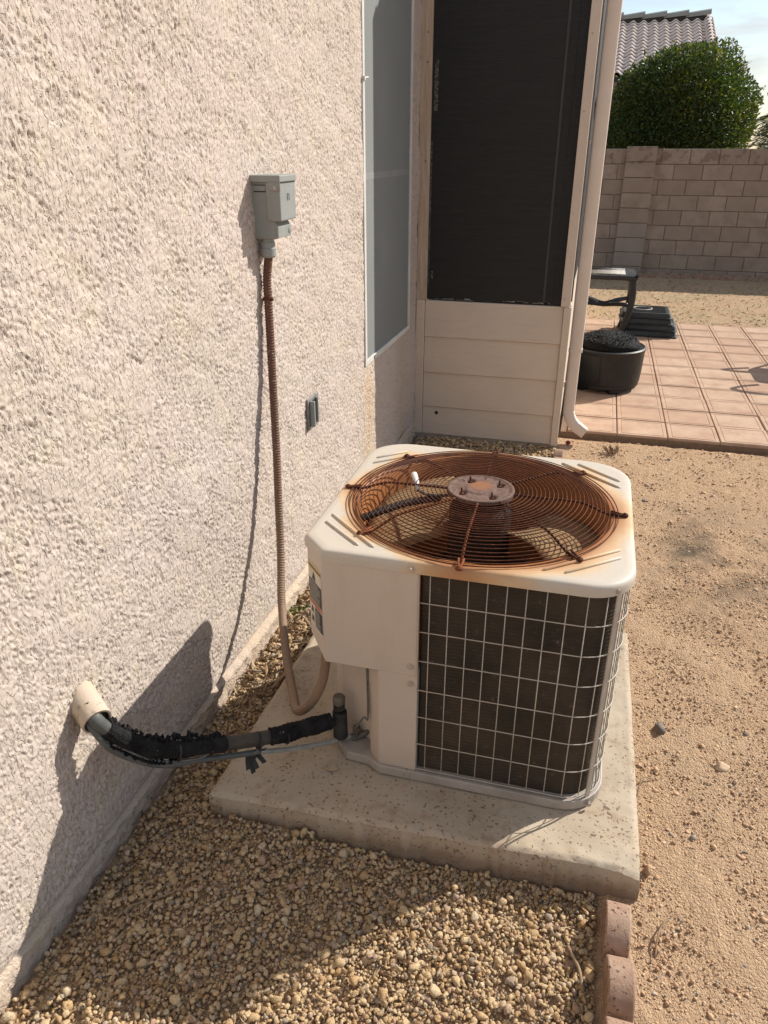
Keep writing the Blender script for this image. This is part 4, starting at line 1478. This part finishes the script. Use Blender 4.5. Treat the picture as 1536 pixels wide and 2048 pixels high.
mb = MB()
for _ in range(520):
    a, r = random.uniform(0, 2 * PI), .2 * math.sqrt(random.random())
    z = .312 + .080 * math.sqrt(max(0, 1 - (r / .222) ** 2))
    q = Vector((oc[0] + r * math.cos(a), oc[1] + r * math.sin(a), z))
    d_ = Vector((random.uniform(-1, 1), random.uniform(-1, 1), random.uniform(.1, .9))).normalized()
    mb.tube([q, q + d_ * random.uniform(.010, .024)], [.0030, .0015], 4)
tag(mb.build('frayed_strands', M['wicker'], ot), kind='stuff')

tb = thing('wicker_table', 'unravelling black wicker side table with curved legs on the patio edge', 'table', (.14, 7.48, 0))
tx0, tx1, ty0, ty1 = -.14, .375, 7.27, 7.72
mb = MB().prism(round_poly([(tx0 - .01, ty0 - .01, .03), (tx1 + .01, ty0 - .01, .03), (tx1 + .01, ty1 + .01, .03), (tx0 - .01, ty1 + .01, .03)], 4), .505, .545)
mb.build('tabletop', M['wicker'], tb, bevel=.012, seg=3)
for k in range(15):
    y = ty0 + .05 + k * .024
    MB().tube([(tx0 + .07, y, .547), (tx0 + .2, y, .552), (tx1 - .1, y, .549)], .007, 6).build('slat', M['slat_pale'] if k < 9 else M['wicker'], tb, True)
for (x, y, sx_, sy_) in ((tx0, ty0, -1, -1), (tx1, ty0, 1, -1), (tx0, ty1, -1, 1), (tx1, ty1, 1, 1)):
    ps = []
    for k in range(13):
        t = k / 12
        off = .018 * math.sin(t * PI * 1.15) * 1.4 - .055 * t * t
        ps.append((x - sx_ * .03 + sx_ * off * .8, y - sy_ * .03 + sy_ * off * .4, .508 * (1 - t) + .004))
    pf = smooth_path(ps, 5)
    r_ = [(.034 - .012 * (i / len(pf))) * (1 + .06 * (i % 2)) for i in range(len(pf))]
    MB().tube(pf, r_, 8).build('leg', M['wicker'], tb)
q_ = [Vector((tx0 + .05, ty0 + .05, 0)), Vector((tx1 - .05, ty0 + .05, 0)), Vector((tx1 - .05, ty1 - .05, 0)), Vector((tx0 + .05, ty1 - .05, 0))]
cmid = Vector(((tx0 + tx1) / 2, (ty0 + ty1) / 2, .245))
for k in range(4):
    a = q_[k] + Vector((0, 0, .285))
    b = q_[(k + 1) % 4] + Vector((0, 0, .285))
    m2 = (a + b) / 2 * .25 + cmid * .75
    m2.z = .255
    MB().tube(smooth_path([a, a * .6 + m2 * .4 + Vector((0, 0, .004)), m2, b * .6 + m2 * .4 + Vector((0, 0, .004)), b], 5), .017, 7).build('stretcher', M['wicker'], tb, True)
mb = MB()
for _ in range(220):
    x = random.uniform(tx0, tx1)
    y = ty0 if random.random() < .5 else random.uniform(ty0, ty1)
    if random.random() < .4:
        x = tx1
    d_ = Vector((random.uniform(-.6, .6), random.uniform(-.8, .2), random.uniform(-.4, 1))).normalized()
    q = Vector((x, y, .54))
    mb.tube([q, q + d_ * random.uniform(.01, .035)], [.002, .001], 4)
tag(mb.build('loose_strands', M['wicker'], tb), kind='stuff')

tray_proto = None
for k, (dx, dy, rz, s, lbl) in enumerate(((0, 0, 1, 1.08, 'dark plastic tray at the bottom of the stack by the table'), (.006, .01, -2, 1.06, 'second dark plastic tray from the bottom of the stack'), (-.03, .0, 2, .98, 'third dark plastic tray up, under the ribbed top one'), (-.035, .01, -1, .97, 'topmost dark plastic tray showing its ribbed underside and round ring'))):
    x, y, z = .545 + dx, 7.565 + dy, .004 + k * .053
    if tray_proto is None:
        tr = thing('tray', lbl, 'tray', (x, y, z), 'stacked dark plastic trays')
        hw, hd = .215, .19
        mb = MB()
        rings_ = []
        for (i_, zz) in ((-.022, 0), (-.024, .006), (-.012, .012), (0, .045), (.006, .049), (.012, .049), (.016, .047)):
            rings_.append([(px, py, zz) for px, py in round_poly([(-hw + i_, -hd + i_, .02), (hw - i_, -hd + i_, .02), (hw - i_, hd - i_, .02), (-hw + i_, hd - i_, .02)], 4)])
        m_ = len(rings_[0])
        vs = [(x + a, y + b, z + c_) for r_ in rings_ for a, b, c_ in r_]
        fs = [(i * m_ + j, i * m_ + (j + 1) % m_, (i + 1) * m_ + (j + 1) % m_, (i + 1) * m_ + j) for i in range(len(rings_) - 1) for j in range(m_)]
        fs += [tuple(range(m_)), tuple(range(len(vs) - m_, len(vs)))]
        mb.add(vs, fs).build('shell', M['tray'], tr, 'auto')
        mb2 = []
        for j in range(11):
            yy = y - .16 + j * .032
            MB().box(x - .18, x + .18, yy - .004, yy + .004, z + .046, z + .0515).build('rib', M['tray'], tr)
        tray_proto = tr
        tray0 = (x, y, z)
    else:
        tr = copy_tree(tray_proto)
        tr['label'] = lbl
        tr.location = (x, y, z)
        ORG[tr.name] = tray0
    tr.rotation_euler = (0, 0, R(rz))
    tr.scale = (s, s, 1)
    if k == 3:
        vs, fs = [], []
        mb = MB()
        o0 = Vector(tray0)
        pts = [(o0.x - .03 + .085 * math.cos(a), o0.y + .085 * math.sin(a), o0.z + .053) for a in np.linspace(0, 2 * PI, 33)]
        mb.tube(pts, .006, 6, cap=False)
        mb.build('ring', M['slat_pale'], tr, True)

# patio chair just out of view: its shadow lies on the pavers
ch = thing('patio_chair', 'black metal patio chair standing at the right edge of the patio', 'chair', (1.92, 6.62, 0))
cx_, cy_ = 1.92, 6.62
MB().prism(round_poly([(cx_ - .24, cy_ - .22, .08), (cx_ + .22, cy_ - .22, .08), (cx_ + .22, cy_ + .22, .08), (cx_ - .24, cy_ + .22, .08)], 5), .42, .45).build('seat', M['black_resin'], ch, bevel=.01)
mb = MB()
for t in np.linspace(-.2, .2, 7):
    mb.tube(smooth_path([(cx_ + .20, cy_ + t, .44), (cx_ + .27, cy_ + t * 1.05, .65), (cx_ + .32, cy_ + t * .9, .90 - abs(t) * .3)], 5), .012, 6)
mb.tube(smooth_path([(cx_ + .22, cy_ - .22, .44), (cx_ + .30, cy_ - .24, .75), (cx_ + .33, cy_, .95), (cx_ + .30, cy_ + .24, .75), (cx_ + .22, cy_ + .22, .44)], 8), .016, 8)
mb.build('backrest', M['black_resin'], ch, True)
for sy_ in (-1, 1):
    MB().tube(smooth_path([(cx_ + .28, cy_ + sy_ * .25, .66), (cx_, cy_ + sy_ * .29, .68), (cx_ - .24, cy_ + sy_ * .27, .63), (cx_ - .27, cy_ + sy_ * .25, .55), (cx_ - .2, cy_ + sy_ * .24, .47)], 7), .02, 8).build('armrest', M['black_resin'], ch, True)
    for sx_ in (-1, 1):
        MB().tube(smooth_path([(cx_ + sx_ * .2, cy_ + sy_ * .2, .43), (cx_ + sx_ * .22, cy_ + sy_ * .22, .2), (cx_ + sx_ * .27, cy_ + sy_ * .25, .004)], 6), .016, 7).build('leg', M['black_resin'], ch, True)

# ------------------------------------------------------------------ block wall
bw = thing('block_wall', 'tan concrete block garden wall with a pilaster at the back of the yard', 'wall', (1.5, 11.7, -.05))
BW, BH, BD = .361, .1905, .15
blk = bpy.data.meshes.new('block')


def block_mesh(name, w, h, d, mat):
    bm = bmesh.new()
    bmesh.ops.create_cube(bm, size=1)
    bmesh.ops.scale(bm, vec=(w, d, h), verts=bm.verts)
    bmesh.ops.bevel(bm, geom=list(bm.edges), offset=.004, segments=1, affect='EDGES')
    me = bpy.data.meshes.new(name)
    bm.to_mesh(me)
    bm.free()
    me.materials.append(mat)
    return me


full = block_mesh('block', BW - .009, BH - .009, BD, M['cmu'])
half_ = block_mesh('block', BW / 2 - .009, BH - .009, BD, M['cmu'])
pil = block_mesh('block', .385, BH - .006, .20, M['cmu'])
pilg = block_mesh('block', .385, BH - .006, .20, M['cmu_grey'])
MB().box(-5.4, 9.1, 11.612, 11.742, -.25, 1.548).build('mortar', M['mortar'], bw)
for r_ in range(9):
    z = 1.555 - BH * (r_ + .5)
    off = 1.05 if r_ % 2 == 0 else 1.05 - BW / 2
    for k in range(-6, 12):
        x = off + BW * (k + .5)
        if x < -1.6 or x > 4.6:
            continue
        if x - BW / 2 < .62 and x + BW / 2 > .24:
            continue
        o = bpy.data.objects.new('block', full)
        COL.objects.link(o)
        o.parent = bw
        o.location = Vector((x, 11.677 + random.uniform(-.002, .002), z)) - Vector(ORG[bw.name])
    for (a, b) in ((.62, None), (None, .24)):
        pass
    # cut blocks beside the pilaster
    xs = [off + BW * (k + .5) for k in range(-6, 12)]
    for x in xs:
        l_, r2 = x - BW / 2, x + BW / 2
        for (u0, u1) in ((l_, min(r2, .26)), (max(l_, .60), r2)):
            if l_ < .62 and r2 > .24 and u1 - u0 > .04:
                o = bpy.data.objects.new('block', full)
                COL.objects.link(o)
                o.parent = bw
                o.location = Vector(((u0 + u1) / 2, 11.677, z)) - Vector(ORG[bw.name])
                o.scale = ((u1 - u0) / BW, 1, 1)
    o = bpy.data.objects.new('block', pilg if r_ >= 5 else pil)
    COL.objects.link(o)
    o.parent = bw
    o.location = Vector((.431, 11.63, z + .028)) - Vector(ORG[bw.name])

# ------------------------------------------------------------------ neighbour's house with barrel tile roof
nh = thing('neighbour_house', 'pink house beyond the block wall with a pale barrel tile roof', 'house', (-1, 19, -.05))
RX1 = 1.62
e_y, e_z, r_y, r_z = 15.5, 2.66, 18.5, 3.80
MB().box(-7, RX1 - .15, 15.95, 21.2, -.05, 2.72).build('wall', M['pink_paint'], nh)
MB().box(-7, RX1 - .02, e_y + .02, e_y + .07, 2.44, 2.62).box(-7, RX1 - .02, e_y + .07, 15.95, 2.52, 2.56).build('fascia', M['pink_paint'], nh)
slope = Vector((0, r_y - e_y, r_z - e_z))
SL = slope.length
sdir = slope.normalized()
snrm = Vector((0, -sdir.z, sdir.y))
roof = MB().add([(-7, e_y, e_z - .02), (RX1, e_y, e_z - .02), (RX1, r_y, r_z - .02), (-7, r_y, r_z - .02), (-7, 2 * r_y - e_y, e_z - .02), (RX1, 2 * r_y - e_y, e_z - .02), (-7, e_y, e_z - .08), (RX1, e_y, e_z - .08), (-7, 2 * r_y - e_y, e_z - .08), (RX1, 2 * r_y - e_y, e_z - .08)], [(0, 1, 2, 3), (3, 2, 5, 4), (6, 8, 9, 7), (0, 6, 7, 1), (4, 5, 9, 8), (1, 7, 9, 5, 2), (0, 3, 4, 8, 6)]).build('roof', M['roof_under'], nh)
# S-tile: pan and barrel, butt end showing its thickness
TWd, TLn = .200, SL / 16
prof = []
for k in range(13):
    t = k / 12
    x = t * TWd
    z = .036 * max(0, math.sin((t - .02) / .58 * PI)) if t < .6 else -.016 * math.sin((t - .6) / .4 * PI)
    prof.append((x, z))
vs, fs = [], []
m_ = len(prof)
for (yy, lift) in ((0, .034), (TLn + .05, .004)):
    for x, z in prof:
        vs.append(Vector((x, 0, 0)) + sdir * yy + snrm * (z + lift))
for x, z in prof:
    vs.append(Vector((x, 0, 0)) + snrm * (z + .034 - .010))
fs = [(j, j + 1, m_ + j + 1, m_ + j) for j in range(m_ - 1)] + [(2 * m_ + j, 2 * m_ + j + 1, j + 1, j) for j in range(m_ - 1)]
tme = bpy.data.meshes.new('tile')
tme.from_pydata([tuple(q) for q in vs], [], fs)
tme.materials.append(M['roof_tile'])
tme.polygons.foreach_set('use_smooth', [True] * (m_ - 1) + [False] * (m_ - 1))
count = 0
for r_ in range(16):
    for k in range(1, 19):
        x = RX1 - .10 - TWd * k
        base = Vector((x, e_y, e_z)) + sdir * (TLn * r_)
        o = bpy.data.objects.new('tile', tme)
        COL.objects.link(o)
        o.parent = roof
        o.location = base - Vector(ORG[nh.name])
MB().box(-7, RX1 - .03, r_y - .10, r_y + .10, r_z - .06, r_z + .055).build('ridge_gap_filler', M['roof_under'], roof)  # added filler box, dark colour stands for the shaded gap under ridge caps
# rake tiles down the gable and ridge caps
rv, rf = [], []
for (yy, rr_) in ((0, .085), (TLn + .05, .07)):
    for k in range(9):
        a = PI * (-.15 + 1.3 * k / 8)
        rv.append(Vector((rr_ * math.cos(a), 0, 0)) + sdir * yy + snrm * (rr_ * math.sin(a) + (.03 if yy == 0 else .005)))
for k in range(9):
    a = PI * (-.15 + 1.3 * k / 8)
    rv.append(Vector((.074 * math.cos(a), 0, 0)) + snrm * (.074 * math.sin(a) + .03))
rf = [(j, j + 1, 9 + j + 1, 9 + j) for j in range(8)] + [(18 + j, 18 + j + 1, j + 1, j) for j in range(8)]
rme = bpy.data.meshes.new('rake_tile')
rme.from_pydata([tuple(q) for q in rv], [], rf)
rme.materials.append(M['roof_tile'])
for r_ in range(16):
    o = bpy.data.objects.new('rake_tile', rme)
    COL.objects.link(o)
    o.parent = roof
    o.location = Vector((RX1 - .03, e_y, e_z)) + sdir * (TLn * r_) - Vector(ORG[nh.name])
cap = MB()
for (xx, rr_, lf) in ((0, .13, .035), (.45, .11, 0)):
    pass
cv2, cf2 = [], []
for (xx, rr_, lf) in ((0, .150, .035), (-.46, .125, 0.)):
    for k in range(9):
        a = PI * k / 8
        cv2.append((xx, rr_ * math.cos(a), rr_ * .75 * math.sin(a) + lf))
for k in range(9):
    a = PI * k / 8
    cv2.append((0, .125 * math.cos(a), .125 * .75 * math.sin(a) + .035))
cf2 = [(j, j + 1, 9 + j + 1, 9 + j) for j in range(8)] + [(18 + j, 18 + j + 1, j + 1, j) for j in range(8)]
cme = bpy.data.meshes.new('ridge_tile')
cme.from_pydata(cv2, [], cf2)
cme.materials.append(M['ridge_tile'])
for k in range(9):
    o = bpy.data.objects.new('ridge_tile', cme)
    COL.objects.link(o)
    o.parent = roof
    o.location = Vector((RX1 - .0 - .41 * k, r_y, r_z + .035)) - Vector(ORG[nh.name])

# ------------------------------------------------------------------ citrus tree and palm


def leaves(P, Dn, size, asp=.45, seed=0, fold=.25):
    """folded leaf-shaped quads pairs: P centres, Dn directions the leaves point to"""
    g = np.random.default_rng(seed)
    k = len(P)
    d = Dn / np.linalg.norm(Dn, axis=1)[:, None]
    r = g.standard_normal((k, 3))
    w = np.cross(d, r)
    w /= np.linalg.norm(w, axis=1)[:, None]
    u = np.cross(d, w)
    L = size[:, None]
    v0 = P
    v1 = P + d * L * .5 + w * L * asp * .5 + u * L * fold * asp
    v2 = P + d * L
    v3 = P + d * L * .5 - w * L * asp * .5 + u * L * fold * asp
    V = np.stack([v0, v1, v2, v3], 1).reshape(-1, 3)
    b = np.arange(k)[:, None] * 4
    F = np.concatenate([b + np.array([0, 1, 2]), b + np.array([0, 2, 3])])
    return V, F


tr = thing('citrus_tree', 'rounded dense green citrus tree rising behind the block wall', 'tree', (.95, 13.2, -.05))
g = np.random.default_rng(31)
TC = np.array([.95, 13.2, 1.86])
lumps = g.standard_normal((60, 3))
lumps /= np.linalg.norm(lumps, axis=1)[:, None]
la = g.uniform(-.10, .14, 60)
k = 64000
d = g.standard_normal((k, 3))
d /= np.linalg.norm(d, axis=1)[:, None]
bumpy = 1 + (np.exp(-((1 - d @ lumps.T) / .035)) * la).sum(1)
rr_ = np.minimum(1.0, (.28 + .76 * g.random(k) ** .5)) * bumpy
sparse = (np.exp(-((1 - d @ lumps[:22].T) / .02))).max(1)
keep = (g.random(k) > .22 * sparse)
P3 = (TC + d * rr_[:, None] * np.array([1.02, .95, 1.0]))[keep]
dd = d[keep]
dirs = dd * .75 + g.standard_normal(P3.shape) * .75 + np.array([0, 0, .15])
sh_d = g.standard_normal((70, 3)) * np.array([1, 1, .6]) + np.array([0, 0, .35])
sh_d /= np.linalg.norm(sh_d, axis=1)[:, None]
for q_ in sh_d:
    t_ = np.linspace(.95, 1.0 + .16 * g.random(), 9)[:, None]
    P3 = np.concatenate([P3, TC + q_ * t_ * np.array([1.02, .95, 1.0]) + g.normal(0, .014, (9, 3))])
    dirs = np.concatenate([dirs, q_ + g.standard_normal((9, 3)) * .6])
V, F = leaves(P3, dirs, g.uniform(.030, .064, len(P3)), .50, 1)
me = mesh_np('crown', V - np.array(ORG[tr.name]), F)
link('crown', me, M['citrus_leaf'], tr)
mb = MB().tube([(.95, 13.2, -.1), (.95, 13.2, .6), (.97, 13.2, 1.2)], [.11, .09, .06], 10)
mb.build('trunk', M['bark'], tr, True)
mb = MB()
for _ in range(46):
    a = Vector((random.gauss(0, 1), random.gauss(0, 1), random.gauss(.3, .8))).normalized()
    c_ = Vector(TC) + Vector((0, 0, -.6))
    e = Vector(TC) + a * random.uniform(.7, .96)
    mb.tube(smooth_path([c_, c_ * .5 + e * .5 + Vector((random.uniform(-.1, .1), random.uniform(-.1, .1), .08)), e], 3), [.018] * 3 + [.010] * 2 + [.006] * 2, 5)
mb.build('branches', M['bark'], tr, True)


def palm(x, y, z, label, seed, s=1.):
    rg = random.Random(seed)
    t = thing('palm_tree', label, 'tree', (x, y, -.05))
    MB().tube([(x, y, -.1), (x + .05, y, z * .5), (x, y, z)], [.16 * s, .13 * s, .12 * s], 9).build('trunk', M['bark'], t, True)
    for f in range(40):
        az = 2 * PI * f / 40 * 2.6 + rg.random()
        el_ = rg.uniform(-.35, 1.1)
        L = rg.uniform(1.0, 1.3) * s
        d_ = Vector((math.cos(az), math.sin(az), 0))
        pts = []
        for i in range(9):
            tt = i / 8
            pts.append(Vector((x, y, z)) + d_ * (L * tt * math.cos(el_ * (1 - .2 * tt))) + Vector((0, 0, L * (math.sin(el_) * tt - .45 * tt * tt))))
        m = MB().tube(pts, [.012 * s * (1 - .7 * i / 8) for i in range(9)], 4)
        for i in range(30):
            tt = .12 + .88 * i / 29
            a_ = pts[min(7, int(tt * 8))]
            b_ = pts[min(8, int(tt * 8) + 1)]
            q = a_.lerp(b_, tt * 8 - min(7, int(tt * 8)))
            fd = (b_ - a_).normalized()
            sd_ = fd.cross(Vector((0, 0, 1)))
            if sd_.length < .05:
                sd_ = Vector((-d_.y, d_.x, 0))
            sd_.normalize()
            ll = .34 * s * (math.sin(PI * (.15 + .8 * tt))) + .05
            for sg in (-1, 1):
                tip = q + fd * ll * .75 + sd_ * sg * ll * .6 + Vector((0, 0, -.12 * ll + rg.uniform(-.05, .08)))
                w_ = fd * .021 * s
                md = q.lerp(tip, .5) + Vector((0, 0, .01))
                m.add([q, md + w_, tip, md - w_], [(0, 1, 2, 3)])
        m.build('frond', M['palm_leaf'], t)
    return t


palm(4.30, 22.0, 2.25, 'feathery palm showing at the right edge behind the citrus tree', 3, .95)
palm(4.45, 23.6, 1.35, 'lower dusty palm showing at the right edge just above the block wall', 9, 1.0)

# ------------------------------------------------------------------ litter, twigs, weeds
g = np.random.default_rng(77)
k = 1150
px = g.uniform(-.985, -.80, k)
py = g.uniform(1.68, 2.75, k)
P3 = np.stack([px, py, ground_base(px, py) + g.uniform(.006, .026, k)], -1)
dirs = g.standard_normal((k, 3)) * np.array([1, 1, .22])
V, F = leaves(P3, dirs, g.uniform(.018, .055, k), .22, 4, .5)
o = link('leaf_litter', mesh_np('leaf_litter', V, F), M['dry_leaf'])
tag(o, 'dry leaves and stems heaped between the wall and the slab', 'leaf litter', kind='stuff')
k = 260
px = g.uniform(-1., .17, k)
py = g.uniform(.7, 1.28, k)
P3 = np.stack([px, py, ground_base(px, py) + g.uniform(.010, .016, k)], -1)
V, F = leaves(P3, g.standard_normal((k, 3)) * np.array([1, 1, .1]), g.uniform(.012, .034, k), .13, 5, .5)
o = link('gravel_litter', mesh_np('gravel_litter', V, F), M['dry_leaf'])
tag(o, 'scattered dry stems and chips lying on the gravel', 'leaf litter', kind='stuff')


k = 420
px = g.uniform(.27, 1.25, k)
py = g.uniform(.8, 4.4, k)
P3 = np.stack([px, py, ground_base(px, py) + .004], -1)
V, F = leaves(P3, g.standard_normal((k, 3)) * np.array([1, 1, .12]), g.uniform(.008, .03, k), .16, 6, .5)
o = link('yard_litter', mesh_np('yard_litter', V, F), M['dry_leaf'])
tag(o, 'small dry stems and leaf bits strewn on the bare dirt', 'leaf litter', kind='stuff')


k = 3800
px = g.uniform(-.1, 4.2, k)
py = 8.12 + 2.9 * g.random(k) ** 1.3
P3 = np.stack([px, py, np.full(k, -.04)], -1)
V, F = leaves(P3, g.standard_normal((k, 3)) * np.array([1, 1, .3]) + np.array([0, 0, .12]), g.uniform(.015, .055, k), .18, 7, .5)
o = link('dry_grass', mesh_np('dry_grass', V, F), M['dry_leaf'])
tag(o, 'sparse dry grass and leaf bits between the patio and the block wall', 'dry grass', kind='stuff')


def twig(label, pts, r=.0016, mt='twig'):
    q = [(x, y, float(ground_base(x, y)) + z) for x, y, z in pts]
    return tag(MB().tube(smooth_path(q, 6), r, 6).build('twig', M[mt], None, True), label, 'twig', 'dry twigs on the ground')


twig('long curved dry twig on the shaded gravel near the wall', [(-.90, .90, .012), (-.87, .96, .026), (-.80, 1.01, .020), (-.74, 1.07, .026), (-.70, 1.16, .02)], .002)
twig('thin forked twig on the gravel above the long curved one', [(-.86, 1.09, .016), (-.79, 1.11, .03), (-.72, 1.15, .024)], .0014)
twig('short thick stick in the gravel beside the first edging block', [(.115, 1.14, .018), (.14, 1.09, .024), (.15, 1.045, .02)], .004)
twig('pale bent stem on the dirt by the slab front corner', [(.30, 1.16, .006), (.31, 1.22, .014), (.335, 1.27, .006)], .0018)
twig('pale curved stem on the dirt against the slab side', [(.275, 1.62, .006), (.29, 1.68, .018), (.32, 1.70, .006)], .002)
twig('looping pale stem arching out of the leaf litter by the wall', [(-.93, 2.02, .01), (-.925, 2.08, .07), (-.90, 2.14, .075), (-.88, 2.17, .02)], .002)
twig('brown curved root lying in the litter beside the slab', [(-.86, 1.78, .02), (-.835, 1.86, .035), (-.83, 1.95, .022), (-.85, 2.02, .02)], .006)


def weed(x, y, label, k, s, mt, seed):
    g = np.random.default_rng(seed)
    z = float(ground_base(x, y))
    P3 = np.array([x, y, z]) + g.standard_normal((k, 3)) * np.array([.02, .02, 0]) * s + np.array([0, 0, .004])
    V, F = leaves(P3, g.standard_normal((k, 3)) * np.array([.8, .8, .3]) + np.array([0, 0, .9]), g.uniform(.03, .06, k) * s, .22, seed)
    o = link('weed', mesh_np('weed', V, F), M[mt])
    return tag(o, label, 'weed')


weed(-.935, 2.25, 'small green weed at the wall foot behind the conduit', 34, .9, 'green_leaf', 2)
weed(.22, 4.34, 'dry withered weed beside the patio edge near the downspout', 46, 1.1, 'dry_leaf', 3)
lf = MB().add([(-.548, 1.414, .093), (-.53, 1.405, .097), (-.508, 1.418, .094), (-.527, 1.428, .102)], [(0, 1, 3), (1, 2, 3)]).build('dry_leaf', M['dry_leaf'], None)
sm = lf.modifiers.new('thickness', 'SOLIDIFY')
sm.thickness = .0012
tag(lf, 'single curled brown leaf on the shaded slab', 'leaf')
rd = MB().lathe([(.004, 0), (.014, .006), (.017, .014), (.010, .022), (.002, .024)], (-.035, 4.44, -.045), 9).build('bottle_cap', M['red'], None, True)
tag(rd, 'small crushed red cap on the dirt under the downspout elbow', 'bottle cap')
